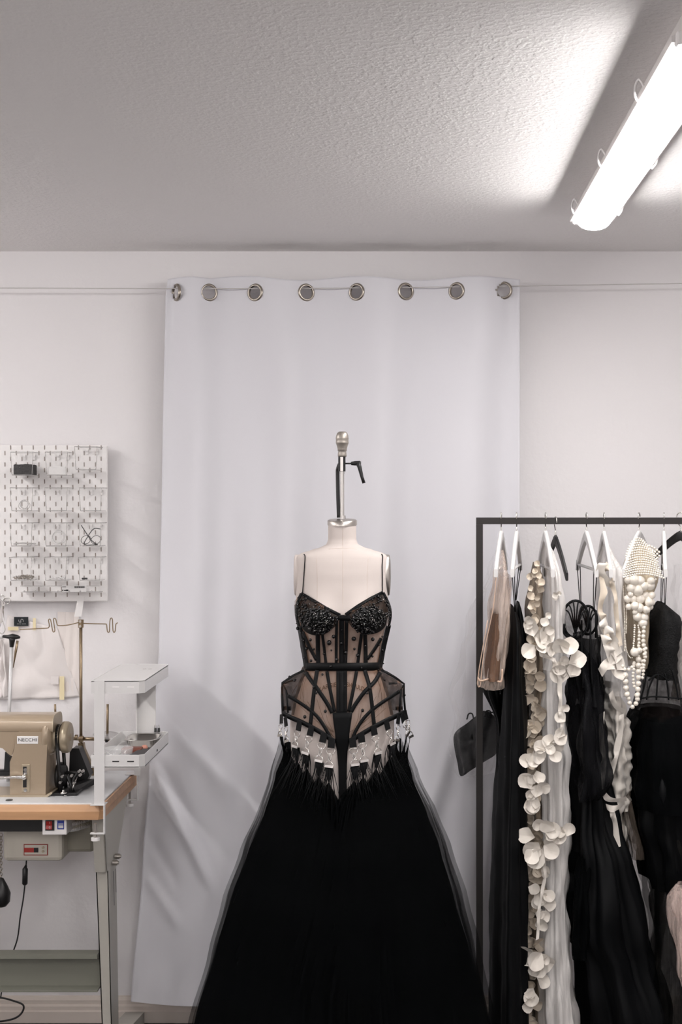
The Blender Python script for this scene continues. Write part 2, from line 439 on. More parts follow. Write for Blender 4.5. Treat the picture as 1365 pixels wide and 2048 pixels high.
for j in range(4):
    for i in range(3):
        px = cols[i]+(-.8*j); py = rowsy[j]-(11 if (i, j) == (2, 0) else 0); px -= 10 if (i, j) == (2, 0) else 0
        c = P(px, py, BY-.092); off = Vector((c.x-dim[0], 0, c.z-dim[2]-dim[5]))
        lab = 'clear pegboard bin, %s, %s, %s' % (rn[j], cn[i], inside[(i, j)])
        if (i, j) == (0, 0): t = b0; t['label'] = lab
        else: t = dup(b0, off, label=lab)
        BINS[(i, j)] = base+off+Vector((dim[3]/2, dim[4]/2, .0008))
# contents
def inb(i, j, dx=0, dy=0, dz=0): return BINS[(i, j)]+Vector((dx, dy, dz))
M_foam = mat('black_foam', (42, 40, 40), .95, bump=(250, 1, .003))
c = inb(0, 0); b = MB()
rr = []
for i in range(13):
    r = []
    for j in range(9):
        x = c.x-.028+.056*i/12; y = c.y-.033+.066*j/8; r.append(Vector((x, y, c.z+.032+.004*N(x*90, y*90))))
    rr.append(r)
b.grid(rr); b.box((c.x-.028, c.y-.033, c.z), (c.x+.028, c.y+.033, c.z+.031))
tag(b.build('foam_block', M_foam), 'dark foam block in the top left storage bin', 'foam')
c = inb(1, 0); b = MB(); b.box((c.x-.027, c.y-.034, c.z), (c.x+.027, c.y-.031, c.z+.026)); tag(b.build('card', M_white, bevel=.0005), 'white card standing in the top middle storage bin', 'card')
def loop(i, j, r, n, name, m, rad, label, cat, zc):
    c = inb(i, j, dz=zc); pts = []
    for k in range(n*24):
        a = 2*PI*k/24; rr = r*(1+.18*sin(k*.31)); pts.append(c+Vector((rr*cos(a), -.012+.014*sin(k*.17), rr*sin(a)*.95)))
    tag(MB().tube(pts, rad, 5).build(name, m), label, cat)
loop(1, 2, .020, 4, 'cord_loop', M_white, .0011, 'coiled white cord in the third row middle storage bin', 'cord', .026)
loop(0, 1, .014, 3, 'cord_loop', M_clear_edge, .0012, 'coiled clear cord in the second row left storage bin', 'cord', .018)
c = inb(0, 2); tag(MB().tube(crom([c+Vector((-.026, -.03, .004)), c+Vector((0, -.03, .008)), c+Vector((.026, -.03, .006)), c+Vector((.026, .03, .004)), c+Vector((-.026, .03, .006))], 6, True), .0022, 6, closed=True).build('plastic_strip', M_clear_edge), 'pale plastic strip lying in the third row left storage bin', 'strip')
# eyeglasses
c = inb(2, 2); gl = thing('eyeglasses', c, 'black framed eyeglasses leaning in the third row right storage bin', 'eyeglasses')
for sx in (-1, 1):
    pts = [c+Vector((sx*.016+.015*cos(a), -.028+.01*sin(a), .018+.013*sin(a))) for a in [2*PI*k/20 for k in range(20)]]
    MB().tube(pts, .0010, 6, closed=True).build('rim', M_black, gl)
MB().tube([c+Vector((-.002, -.028, .022)), c+Vector((.002, -.028, .022))], .001, 6).build('bridge', M_black, gl)
MB().tube(crom([c+Vector((-.030, -.030, .064)), c+Vector((-.022, -.032, .052)), c+Vector((.0, -.034, .020)), c+Vector((.020, -.034, .003))], 6), .0014, 6).build('temple', M_black, gl)
MB().tube(crom([c+Vector((.026, -.010, .052)), c+Vector((.006, -.016, .052)), c+Vector((-.010, -.026, .028)), c+Vector((-.018, -.034, .003)), c+Vector((.024, -.034, .003))], 6), .0014, 6).build('temple', M_black, gl)
for i, j, n, m, nm, lab, r, zz in ((0, 3, 260, M_nickel, 'bead_pile', 'heap of tiny silver and dark beads in the bottom left storage bin', .0016, .014), ):
    c = inb(i, j); b = MB()
    for k in range(n):
        x = rnd.uniform(-.027, .027); y = rnd.uniform(-.034, .034); b.ball(c+Vector((x, y, .002+rnd.random()*zz*(1-abs(x)*20))), r*rnd.uniform(.7, 1.2), 6)
    tag(b.build(nm, m), lab, 'beads', kind='stuff')
for k in range(3):
    c = inb(1, 3, -.012+.016*k, -.02, .005); a = .5*k
    b = MB().tube(crom([c+Vector((-.010*cos(a), 0, -.003)), c+Vector((0, .004, .002+.002*k)), c+Vector((.010*cos(a), 0, 0))], 4), .0028, 6)
    tag(b.build('fabric_scrap', M_white), 'small white scrap in the bottom middle storage bin', 'scrap', 'white scraps in the bottom middle bin')
c = inb(2, 3); tag(MB().bbox(c+Vector((-.018, -.03, .004)), (.018, .006, .006)).build('small_clip', M_black, bevel=.001), 'small black clip in the bottom right storage bin', 'clip')
# clear long tray with its label
A = c1(155, 1145, BY-.05); B = c1(755, 1195, BY-.05)
t = thing('long_tray', ((A.x+B.x)/2, BY-.03, B.z), 'long clear shallow tray with a barcode sticker hooked on the bottom of the pegboard', 'tray')
MB().box((A.x, BY-.05, B.z), (B.x, BY-.002, B.z+.002)).build('bottom', M_clear_edge, t)
MB().box((A.x, BY-.05, B.z), (B.x, BY-.048, A.z)).build('front_panel', M_clear, t)
b = MB().tube([(A.x, BY-.05, A.z), (B.x, BY-.05, A.z)], .0013, 5); b.build('rim', M_clear_edge, t)
a1 = c1(470, 1142, BY-.051); a2 = c1(655, 1190, BY-.051)
MB().box((a1.x, BY-.0512, a2.z), (a2.x, BY-.0502, a1.z)).build('sticker', M_white, t)
b = MB(); x = 565
for k in range(18):
    wd = [3, 1.5, 2, 4][k*7 % 4]; p = c1(x, 1147, BY-.052); q = c1(x+wd, 1160, BY-.052); b.box((p.x, BY-.0518, q.z), (q.x, BY-.0512, p.z)); x += wd+1.6
for x0_, x1_, y0_, y1_ in ((472, 500, 1150, 1154), (472, 480, 1173, 1184), (486, 500, 1175, 1183), (500, 518, 1172, 1184)):
    p = c1(x0_, y0_, BY-.052); q = c1(x1_, y1_, BY-.052); b.box((p.x, BY-.0518, q.z), (q.x, BY-.0512, p.z))
b.build('barcode', M_black, t)
for k in range(7):
    p = c1(185+k*85, 1185, BY-.051); MB().ball(p, .003, 8).build('foot', M_clear_edge, t)

# ---------------------------------------------------------------- things pinned on the wall
def cloth_sheet(corn, name, m, amp=.004, fx=3, seed=0, thick=.0012, nx=30, ny=30, Yc=None, foldx=0):
    """corn = tl, tr, br, bl world points"""
    tl, tr, br, bl = corn; rr = []
    for i in range(ny+1):
        v = i/ny; r = []
        for j in range(nx+1):
            u = j/nx; p = tl.lerp(tr, u).lerp(bl.lerp(br, u), v)
            d = amp*(sin(u*fx*2*PI+seed+v*1.5)*.6+N(u*3+seed, v*3, seed)*1.4)
            p = p+Vector((0, -abs(d)-foldx*v*v, 0)); r.append(p)
        rr.append(r)
    return MB().grid(rr)
W = WALL-.004
g = cloth_sheet((c1(60, 1365, W), c1(440, 1468, W), c1(605, 1985, W), c1(-40, 2010, W)), '', None, .010, 1.2, 1)
o = g.build('hanging_cloth', M_fab, solid=.0015); tag(o, 'white cotton cloth pinned flat to the wall under the pegboard', 'cloth')
g = cloth_sheet((c1(-60, 1560, W-.01), c1(30, 1540, W-.02), c1(62, 1985, W-.03), c1(-60, 2000, W-.02)), '', None, .016, 2.2, 4)
o = g.build('hanging_cloth', M_fab, solid=.0015); tag(o, 'creased white cloth hanging at the left frame edge beside the white pole', 'cloth')
g = cloth_sheet((c1(438, 1340, W-.001), c1(600, 1345, W-.001), c1(600, 1975, W-.001), c1(438, 1975, W-.001)), '', None, .003, 1, 7)
o = g.build('paper_pattern', mat('pale_paper', (232, 224, 220), .8)); tag(o, 'pale paper strip taped on the wall behind the brass thread stand', 'paper')
b = MB().prism([c1(592, 1215, BY-.001), c1(641, 1219, BY-.001), c1(618, 1378, BY-.001), c1(563, 1378, BY-.001)], (0, .0008, 0))
tag(b.build('paper_tag', M_whitep), 'blank white paper strip hanging from the bottom of the pegboard', 'paper')
for n, (x0_, y0_, x1_, y1_, lab) in enumerate(((250, 1388, 272, 1480, 'narrow yellowed tape strip right of the black label on the wall'), (60, 1455, 140, 1482, 'yellowed tape strip under the left corner of the black label'), (452, 1830, 488, 2008, 'tall yellowed tape strip on the pale paper beside the thread stand'),
        (385, 1830, 445, 1890, 'clear sticker patch on the white cotton cloth'))):
    p, q = c1(x0_, y0_, WALL-.015), c1(x1_, y1_, WALL-.015)
    MBx = MB().box((p.x, WALL-.0156, q.z), (q.x, WALL-.0150, p.z))
    tag(MBx.build('tape_strip', M_tape if n < 3 else M_fab), lab, 'tape')
# black woven label
L0, L1 = c1(107, 1380, WALL-.016), c1(215, 1448, WALL-.016)
t = thing('woven_label', ((L0.x+L1.x)/2, WALL-.016, L1.z), 'small black rectangular label with a white monogram pinned on the wall under the pegboard', 'label')
MB().box((L0.x, WALL-.018, L1.z), (L1.x, WALL-.015, L0.z)).build('backing', mat('label_black', (18, 26, 30), .7), t, bevel=.0006)
b = MB(); Yl = WALL-.0185
b.tube(crom([c1(x, y, Yl) for x, y in ((143, 1400), (143, 1412), (150, 1420), (158, 1412), (158, 1402), (166, 1396), (175, 1402), (177, 1418))], 5), .0006, 5)
b.tube([c1(150, 1424, Yl), c1(168, 1416, Yl)], .0004, 5)
b.build('monogram', M_white, t)
b = MB(); 
for k, x in enumerate((130, 139, 147, 155, 168, 176, 184, 192)):
    b.tube([c1(x, 1430, Yl), c1(x+4, 1430, Yl), c1(x+4, 1435, Yl), c1(x, 1435, Yl)], .00028, 4, closed=True)
b.build('small_line', M_white, t)

# scissors hanging on a cord
Ys = BY-.0035
t = thing('scissors', c1(20, 1500, Ys), 'silver scissors hanging from the lower left edge of the pegboard', 'scissors')
for (cx, cy, rx, ry) in ((14, 1235, 20, 20), (52, 1258, 24, 24)):
    MB().tube([c1(cx+rx*cos(a), cy+ry*sin(a), Ys) for a in [2*PI*k/22 for k in range(22)]], .0016, 6, closed=True).build('handle', M_chrome, t)
b = MB(); b.prism([c1(8, 1255, Ys), c1(24, 1262, Ys), c1(34, 1410, Ys), c1(20, 1330, Ys)], (0, -.002, 0)); b.build('blade', M_chrome, t)
b = MB(); b.prism([c1(40, 1280, Ys-.003), c1(30, 1276, Ys-.003), c1(4, 1330, Ys-.003), c1(2, 1420, Ys-.003)], (0, -.002, 0)); b.build('blade', M_chrome, t)
t2 = thing('thread_snips', c1(18, 1500, Ys-.012), 'small silver snips hanging under the scissors at the left frame edge', 'snips')
b = MB(); b.tube(crom([c1(14, 1400, Ys-.012), c1(2, 1440, Ys-.012), c1(-6, 1490, Ys-.012), c1(18, 1508, Ys-.012), c1(38, 1480, Ys-.012), c1(30, 1440, Ys-.012)], 6, True), .0014, 6, closed=True); b.build('handle', M_chrome, t2)
b = MB(); b.prism([c1(8, 1300, Ys-.012), c1(20, 1300, Ys-.012), c1(18, 1420, Ys-.012), c1(8, 1420, Ys-.012)], (0, -.0015, 0)); b.build('blade', M_chrome, t2)

# ---------------------------------------------------------------- sewing table
TZ = .83
YF, YBk = 4.02, 4.535
XR = -.866; XL = -2.05
tb = thing('sewing_table', (-1.45, 4.28, 0), 'industrial sewing table with grey top, thick wooden edge and grey metal legs', 'table')
MB().box((XL+.03, YF+.012, TZ-.006), (XR-.010, YBk-.01, TZ)).build('tabletop', M_lam, tb, bevel=.002)
# wooden core with cut corner and sloped lower edge
def rim(z0, z1, inset0, inset1):
    def ring(i, z): return [Vector(p) for p in ((XL+i, YF+i, z), (XR-i-.012, YF+i, z), (XR-i, YF+i+.014, z), (XR-i, YBk-i, z), (XL+i, YBk-i, z))]
    a = ring(inset0, z0); b_ = ring(inset1, z1)
    m = MB(); m.add(a+b_, [(0, 4, 3, 2, 1), (5, 6, 7, 8, 9)]+[(k, (k+1) % 5, (k+1) % 5+5, k+5) for k in range(5)], False); return m
m = rim(TZ-.022, TZ-.004, 0, .004); m2 = rim(TZ-.046, TZ-.022, .004, 0); m.add(m2.v, m2.f, False)
m.build('wooden_edge', M_wood, tb)
c = c2(55, 1527, YF+.03)
MB().cyl((c.x, YF+.05, TZ), (c.x, YF+.05, TZ+.0015), .010).build('grommet_plug', M_black, tb)
# legs: column, top plate, foot
def leg(dx):
    Yl = 4.13
    a = [c3(650, 345, Yl), c3(742, 300, Yl), c3(770, 1500, Yl), c3(692, 1900, Yl)]
    zt = TZ-.046; zb = .05
    xl, xr = c3(648, 300, Yl).x, c3(735, 300, Yl).x
    sl = (c3(690, 1529, Yl).x-c3(650, 345, Yl).x)/(c3(0, 345, Yl).z-c3(0, 1529, Yl).z)
    def X(x, z): return x+sl*(zt-z)
    m = MB(); m.prism([Vector((X(xl, zt)+dx, Yl, zt-.10)), Vector((X(xr, zt)+dx, Yl, zt-.10)), Vector((X(xr, zb)+dx-.01, Yl, zb)), Vector((X(xl, zb)+dx, Yl, zb))], (0, .003, 0))
    m.prism([Vector((X(xr, zt)+dx, Yl, zt-.08)), Vector((X(xr, zt)+dx, Yl+.11, zt-.02)), Vector((X(xr, zb)+dx-.01, Yl+.09, zb)), Vector((X(xr, zb)+dx-.01, Yl, zb))], (-.003, 0, 0))
    m.prism([Vector((X(xl, zt)+dx, Yl, zt-.10)), Vector((X(xl, zt)+dx, Yl+.03, zt-.10)), Vector((X(xl, zb)+dx, Yl+.03, zb)), Vector((X(xl, zb)+dx, Yl, zb))], (.003, 0, 0))
    o = m.build('leg', M_grey, tb)
    k = MB(); xs = X(xr, zt)+dx+.002
    k.prism([Vector((xs, YF+.05, zt)), Vector((xs, YF+.40, zt)), Vector((xs, Yl+.12, zt-.17)), Vector((xs, Yl-.02, zt-.17))], (-.004, 0, 0))
    k.prism([Vector((xs, YF+.05, zt)), Vector((xs-.035, YF+.05, zt)), Vector((xs-.035, Yl-.02, zt-.17)), Vector((xs, Yl-.02, zt-.17))], (0, .004, 0))
    k.build('mounting_plate', M_grey, o)
    s = MB()
    for yy, z0_, z1_ in ((Yl+.045, .60, .50), (Yl+.075, .60, .53)):
        s.prism([Vector((X(xr, z0_)+dx+.0006, yy-.003, z0_)), Vector((X(xr, z0_)+dx+.0006, yy+.003, z0_)), Vector((X(xr, z1_)+dx+.0006, yy+.003, z1_)), Vector((X(xr, z1_)+dx+.0006, yy-.003, z1_))], (.0003, 0, 0))
    s.build('adjustment_slot', M_black, o)
    q = MB()
    for yy, zz in ((Yl+.045, .625), (Yl+.08, .635)):
        q.cyl((X(xr, zz)+dx, yy, zz), (X(xr, zz)+dx+.014, yy, zz), .009, n=6); q.cyl((X(xr, zz)+dx+.014, yy, zz), (X(xr, zz)+dx+.018, yy, zz), .005, n=12)
    q.build('bolt', M_steel, o)
    xf = X(xr, 0)+dx-.03
    f = MB(); f.prism([Vector((xf-.03, 3.95, 0)), Vector((xf-.03, 4.56, 0)), Vector((xf-.03, 4.56, .05)), Vector((xf-.03, 4.30, .09)), Vector((xf-.03, 4.05, .09)), Vector((xf-.03, 3.95, .03))], (.06, 0, 0))
    f.build('foot', M_grey, o, bevel=.003)
leg(0); leg(-1.0)
p, q = c3(0, 1025, 4.17), c3(676, 1280, 4.17)
m = MB(); m.box((-1.95, 4.17, q.z), (q.x+.004, 4.173, p.z)); m.box((-1.95, 4.13, p.z-.012), (q.x+.004, 4.17, p.z)); m.box((-1.95, 4.13, q.z), (q.x+.004, 4.17, q.z+.006))
m.box((-1.95, 4.127, p.z-.012), (q.x+.004, 4.130, p.z)); m.build('cross_beam', M_grey2, tb)
# motor housing hanging under the top
mo = thing('sewing_motor', c3(225, 430, 4.2), 'pale grey motor box with a red bordered panel hanging under the table', 'motor')
p, q = c3(18, 235, 4.16), c3(428, 420, 4.16)
MB().box((p.x, 4.16, q.z), (q.x, 4.30, TZ-.09)).build('housing', M_box, mo, bevel=.012)
p2, q2 = c3(428, 165, 4.22), c3(640, 358, 4.22)
MB().box((p2.x, 4.22, q2.z), (q2.x, 4.36, TZ-.060)).build('gear_case', mat('gear_case_grey', (150, 145, 132), .5), mo, bevel=.01)
pm = c3(0, 130, 4.10); qm = c3(290, 225, 4.10)
MB().box((pm.x-.2, 4.10, qm.z+.004), (qm.x+.05, 4.42, TZ-.050)).build('mounting_rail', M_black, mo)
pp, qq = c3(162, 301, 4.159), c3(327, 378, 4.159)
pl = MB().box((pp.x, 4.1585, qq.z), (qq.x, 4.1602, pp.z)).build('control_panel', mat('panel_border_red', (140, 50, 42), .5), mo)
i_ = .0025; MB().box((pp.x+i_, 4.1578, qq.z+i_), (qq.x-i_, 4.1586, pp.z-i_)).build('panel_face', M_box, pl)
a_, b_ = c3(166, 326, 4.157), c3(262, 358, 4.157)
MB().box((a_.x, 4.1570, b_.z), (b_.x-.012, 4.158, a_.z)).build('panel_stripe', mat('stripe_red', (165, 45, 38), .5), pl)
MB().box((b_.x-.013, 4.1565, b_.z), (b_.x, 4.158, a_.z)).build('display', M_black, pl)
for yy in (324, 350):
    c = c3(294, yy, 4.157); MB().cyl((c.x, 4.158, c.z), (c.x, 4.154, c.z), .0035).build('button', M_goldd, pl)
# switch box
sb = thing('switch_box', c3(370, 238, 4.05), 'white switch box with a red rocker switch and a blue sticker under the table edge', 'switch box')
p, q = c3(289, 132, 4.045), c3(455, 238, 4.045)
MB().box((p.x, 4.045, q.z), (q.x, 4.15, TZ-.048)).build('housing', M_whitep, sb, bevel=.002)
a_, b_ = c3(310, 138, 4.044), c3(371, 208, 4.044)
s_ = MB().box((a_.x, 4.0425, b_.z), (b_.x, 4.046, a_.z)).build('rocker_switch', M_black, sb)
a_, b_ = c3(316, 143, 4.044), c3(357, 204, 4.044)
MB().prism([Vector((a_.x, 4.0425, b_.z)), Vector((a_.x, 4.0375, b_.z+.004)), Vector((a_.x, 4.0415, (a_.z+b_.z)/2)), Vector((a_.x, 4.0405, a_.z)), Vector((a_.x, 4.0425, a_.z))], (b_.x-a_.x, 0, 0)).build('rocker', M_red, s_)
b = MB(); c = c3(337, 188, 4.036); b.tube([Vector((c.x+.0018*cos(k*.5236), 4.0385, c.z+.0026*sin(k*.5236))) for k in range(12)], .0004, 4, closed=True)
c = c3(337, 158, 4.036); b.box((c.x-.0003, 4.039, c.z-.003), (c.x+.0003, 4.041, c.z+.003)); b.build('switch_marks', M_white, s_)
a_, b_ = c3(391, 140, 4.044), c3(437, 200, 4.044)
k_ = MB().box((a_.x, 4.0440, b_.z), (b_.x, 4.0452, a_.z)).build('sticker', M_blue, sb)
b = MB(); 
for y0_, y1_ in ((160, 163), (167, 170), (174, 192)):
    p, q = c3(398, y0_, 4.043), c3(432, y1_, 4.043); b.box((p.x, 4.0434, q.z), (q.x, 4.0442, p.z))
b.build('sticker_lines', M_white, k_)
# ribbed cables behind the switch box
for k in range(3):
    y = 150+k*18
    pts = crom([c3(455, y+20, 4.10+.01*k), c3(520, y+10, 4.14), c3(600, y-14, 4.22), c3(660, y-30, 4.32)], 6)
    b = MB(); b.tube(pts, .006, 8)
    for i in range(0, len(pts)-1): b.tube([pts[i], pts[i].lerp(pts[i+1], .4)], .0072, 8)
    tag(b.build('cable_sleeve', M_whitep if k != 1 else M_box), ('upper', 'middle', 'lower')[k]+' of the ribbed cable sleeves right of the switch box', 'cable')
# plug and cable
Yp = 4.3
t = thing('power_cord', c3(95, 1020, Yp), 'black cord with a thick connector hanging behind the table beam', 'cord')
pts = [c3(178, 445, Yp), c3(174, 460, Yp), c3(172, 470, Yp), c3(170, 570, Yp), c3(170, 580, Yp)]
MB().tube(pts, [.003, .005, .0085, .0085, .005], 12).build('connector', M_black, t)
MB().tube(crom([c3(170, 578, Yp), c3(158, 680, Yp), c3(138, 800, Yp), c3(122, 930, Yp), c3(95, 1020, Yp), c3(40, 1150, Yp+.05), c3(14, 1290, Yp+.06), c3(5, 1345, Yp+.05)], 8), .0022, 8).build('cable', M_black, t)
MB().tube(crom([c3(178, 448, Yp), c3(182, 400, Yp-.01), c3(190, 380, Yp-.03)], 6), .0022, 8).build('cable_stub', M_black, t)
o = MB().tube(crom([c3(-60, 1350, 4.42), c3(10, 1350, 4.42), c3(90, 1370, 4.42), c3(158, 1400, 4.42), c3(150, 1450, 4.42), c3(100, 1490, 4.40), c3(10, 1510, 4.38), c3(-90, 1510, 4.36)], 8), .003, 8).build('floor_cable', M_black)
tag(o, 'black cable looping below the beam of the sewing table', 'cable')
# chain with black pedal end
t = thing('pull_chain', c3(10, 700, 4.1), 'dark chain with a black teardrop weight hanging at the left frame edge', 'chain')
for k in range(17):
    c = c3(6, 240+k*19, 4.1); a = k % 2
    MB().tube([c+Vector((.0045*cos(q)*(1-a), .0045*cos(q)*a, .0062*sin(q))) for q in [2*PI*i/12 for i in range(12)]], .0011, 5, closed=True).build('chain_link', M_nickel, t)
c = c3(5, 625, 4.1); MB().lathe(c, [(.0, .042), (.008, .038), (.02, .015), (.028, -.005), (.026, -.03), (.016, -.042), (0, -.044)], (0, 0, 1), 20).build('weight', M_black, t)

# ---------------------------------------------------------------- sewing machine
YM = 4.12
sm = thing('sewing_machine', c2(210, 1490, YM+.06), 'champagne coloured industrial sewing machine head on the table', 'sewing machine')
D = .115
def pr(pts, Y, d, name, m, bev=.006, par=None, conv=c2): return MB().prism([conv(x, y, Y) for x, y in pts], (0, d, 0)).build(name, m, par or sm, bevel=bev)
pr([(75, 1478), (75, 1230), (90, 1190), (108, 1130), (118, 1060), (126, 1000), (362, 1000), (362, 1040), (352, 1240), (345, 1492), (210, 1488)], YM, D, 'pillar', M_gold)
pr([(-300, 1480), (-300, 1500), (350, 1500), (395, 1470), (395, 1455), (345, 1480)], YM-.006, D+.012, 'base_rim', M_goldd, .002)
# arm: rounded top box running left
def arm_sec(x0, x1, name, m, grow=0, Yo=0):
    a, b_ = c2(x0, 1000, YM).x, c2(x1, 1000, YM).x
    zt, zb = c2(0, 878, YM).z+grow, c2(0, 1003, YM).z-grow; y0, y1 = YM-grow+.004, YM+D+grow
    sec = []
    for k in range(13):
        an = PI*k/12; sec.append(Vector((0, (y0+y1)/2-(y1-y0)/2*math.copysign(abs(cos(an))**.6, cos(an)), zb+.012+(zt-zb-.012)*sin(an)**.55)))
    sec = [Vector((0, y0, zb))]+sec+[Vector((0, y1, zb))]
    mm = MB().prism([s+Vector((a, 0, 0)) for s in sec], (b_-a, 0, 0), True); return mm.build(name, m, sm, bevel=.003)
arm_sec(-420, 395, 'arm_cover', M_gold)
pr([(-420, 1000), (130, 1000), (115, 1075), (108, 1120), (88, 1185), (60, 1165), (20, 1125), (-40, 1112), (-420, 1105)], YM+.006, D-.012, 'arm', M_gold)
hd_ = pr([(-420, 905), (-330, 890), (-318, 1000), (-318, 1250), (-420, 1250)], YM+.008, D-.016, 'machine_head', M_gold)
MB().cyl(c2(-370, 1250, YM+.06), c2(-370, 1400, YM+.06), .0045, n=10).build('needle_bar', M_chrome, sm)
MB().box(tuple(c2(-385, 1440, YM+.05)), tuple(c2(-350, 1400, YM+.075))).build('presser_foot', M_chrome, sm)
arm_sec(392, 400, 'cover_seam', M_goldd, .001)
cx = [c2(x, 0, YM+.06).x for x in (0, 1)]
def xw(x): return c2(x, 0, YM+D/2).x
zc = c2(0, 1040, YM+D/2).z; yc = YM+D/2
b = MB(); b.lathe((xw(360), yc, c2(0, 1015, yc).z), [(.0, 0), (.062, 0), (.062, .012), (.055, .022), (.0, .024)], (1, 0, 0), 36); b.build('end_ring', M_gold, sm)
b = MB(); b.lathe((xw(384), yc, zc), [(0, 0), (.046, 0), (.048, .004), (.048, .010), (.042, .014), (.036, .016), (.036, .028), (.040, .030), (0, .032)], (1, 0, 0), 36); b.build('belt_pulley', M_goldd, sm)
b = MB(); b.lathe((xw(470), yc, zc), [(0, 0), (.036, 0), (.046, .004), (.046, .018), (.043, .024), (.040, .0255), (.012, .024), (.010, .028), (0, .029)], (1, 0, 0), 40); hw = b.build('handwheel', M_goldd, sm)
b = MB(); b.cyl((xw(570), yc, zc), (xw(590), yc, zc), .0075, n=16); b.build('wheel_screw', M_brass, hw)
# belt
b = MB(); pts = []; xb = xw(452)
for k in range(13):
    a = PI*k/12; pts.append(Vector((xb, yc-.036*cos(a), zc+.036*sin(a))))
pts = [Vector((xb+.012, yc-.03, TZ+.0))]+pts+[Vector((xb+.012, yc+.03, TZ+.0))]
b = MB()
for a, c in zip(pts, pts[1:]):
    b.add([a+Vector((-.005, 0, 0)), a+Vector((.005, 0, 0)), c+Vector((.005, 0, 0)), c+Vector((-.005, 0, 0))], [(0, 1, 2, 3)])
b.build('belt', M_black, sm, solid=.004)
# top plate, knob
b = MB(); c = c2(248, 878, YM+.05); b.lathe((c.x, YM+.05, c.z-.004), [(0, 0), (.015, 0), (.014, .008), (.0, .009)], (0, 0, 1), 8); b.build('oil_cap', M_chrome, sm)
# name plate with lettering
p, q = c2(130, 1032, YM), c2(290, 1090, YM)
pl = MB().box((p.x, YM-.0015, q.z), (q.x, YM+.001, p.z)).build('name_plate', M_whitep, sm, bevel=.0005)
vs, fs = text_mesh('NECCHI', .0135)
xs = [v.x for v in vs]; sc = (q.x-p.x)*.86/(max(xs)-min(xs))
cc = Vector(((p.x+q.x)/2, YM-.0022, (p.z+q.z)/2))
MB().add([cc+Vector((v.x*sc, 0, v.y*1.0)) for v in vs], fs, False).build('lettering', M_black, pl)
# stitch lever
p, q = c2(165, 1245, YM), c2(228, 1457, YM)
lp = MB().box((p.x, YM-.002, q.z), (q.x, YM+.001, p.z)).build('lever_plate', M_goldd, sm, bevel=.004)
p, q = c2(176, 1262, YM), c2(204, 1420, YM)
MB().box((p.x, YM-.0026, q.z), (q.x, YM-.001, p.z)).build('lever_slot', M_black, lp)
c = c2(190, 1338, YM)
b = MB(); b.ball((c.x, YM-.012, c.z), .0085, 16); b.cyl((c.x, YM, c.z), (c.x, YM-.012, c.z), .006)
b.tube(crom([Vector((c.x-.004, YM-.014, c.z)), c2(120, 1342, YM-.02), c2(60, 1345, YM-.03), c2(-40, 1352, YM-.035)], 5), [.0055]*5+[.0045]*11, 10); b.build('lever', M_chrome, lp)
for yy in (1285, 1310, 1440):
    c = c2(196, yy, YM); MB().cyl((c.x, YM-.006, c.z), (c.x, YM, c.z), .005, n=12).build('screw', M_chrome, lp)
# left needle area in view: black guard under the arm
pr([(38, 1150), (80, 1195), (72, 1230), (72, 1300), (0, 1310), (-120, 1310), (-120, 1290), (30, 1290)], YM+.05, .02, 'thread_guard', M_black, .002)
pr([(-200, 1302), (75, 1302), (75, 1335), (-200, 1335)], YM+.045, .04, 'bed_cover', M_black, .002)

# ---------------------------------------------------------------- bobbin winder (black mechanism right of the machine)
bw = thing('bobbin_winder', c2(540, 1490, 4.2), 'black metal bobbin winder with small chrome screws right of the sewing machine', 'bobbin winder')
Yw = 4.16
c = c2(462, 1315, Yw+.04); 
MB().lathe((c.x-.012, Yw+.045, TZ+.045), [(0, 0), (.036, 0), (.040, .003), (.040, .012), (.034, .014), (.030, .026), (.012, .028), (0, .029)], (1, 0, 0), 36).build('winder_wheel', M_black, bw)
MB().prism([c2(395, 1490, Yw-.02), c2(520, 1490, Yw-.02), c2(715, 1400, Yw+.1), c2(715, 1360, Yw+.1), c2(640, 1365, Yw+.1), c2(410, 1462, Yw-.02)], (0, .012, 0)).build('base_plate', M_black, bw, bevel=.003)
b = MB(); b.box((c2(400, 0, Yw).x, Yw-.03, TZ), (c2(600, 0, Yw).x, Yw+.10, TZ+.008)); b.build('foot', M_black, bw, bevel=.002)
b = MB(); b.tube([c2(500, 1310, Yw+.03), c2(640, 1310, Yw+.03)], .005, 10); b.tube([c2(510, 1330, Yw), c2(545, 1420, Yw), c2(560, 1455, Yw)], .005, 8); b.tube([c2(600, 1300, Yw+.01), c2(560, 1350, Yw+.01), c2(530, 1460, Yw-.01)], .004, 8); b.build('lever_arm', M_black, bw)
b = MB(); b.tube([c2(585, 1340, Yw+.01), c2(560, 1400, Yw-.01), c2(545, 1450, Yw-.01)], .0022, 8); b.build('rod', M_chrome, bw)
for x, y in ((480, 1470), (470, 1340), (598, 1300), (625, 1300), (605, 1330), (455, 1385), (540, 1335), (560, 1390), (495, 1480)):
    c = c2(x, y, Yw-.03); MB().cyl(c, c+Vector((0, .012, 0)), .0042, n=10).build('screw', M_chrome, bw)
b = MB(); b.lathe(c2(482, 1468, Yw-.035), [(.0, 0), (.010, 0), (.010, .004), (.004, .005), (.004, .010), (0, .011)], (0, 0, 1), 16); b.build('bobbin_pin', M_chrome, bw)
# belt guard behind
bg = MB().prism([c2(530, 1145, 4.28), c2(548, 1125, 4.28), c2(598, 1125, 4.28), c2(680, 1330, 4.28), c2(640, 1400, 4.28), c2(520, 1400, 4.28)], (0, .05, 0)).build('belt_guard', M_black, bevel=.004)
tag(bg, 'black sloping belt guard standing behind the bobbin winder', 'belt guard')

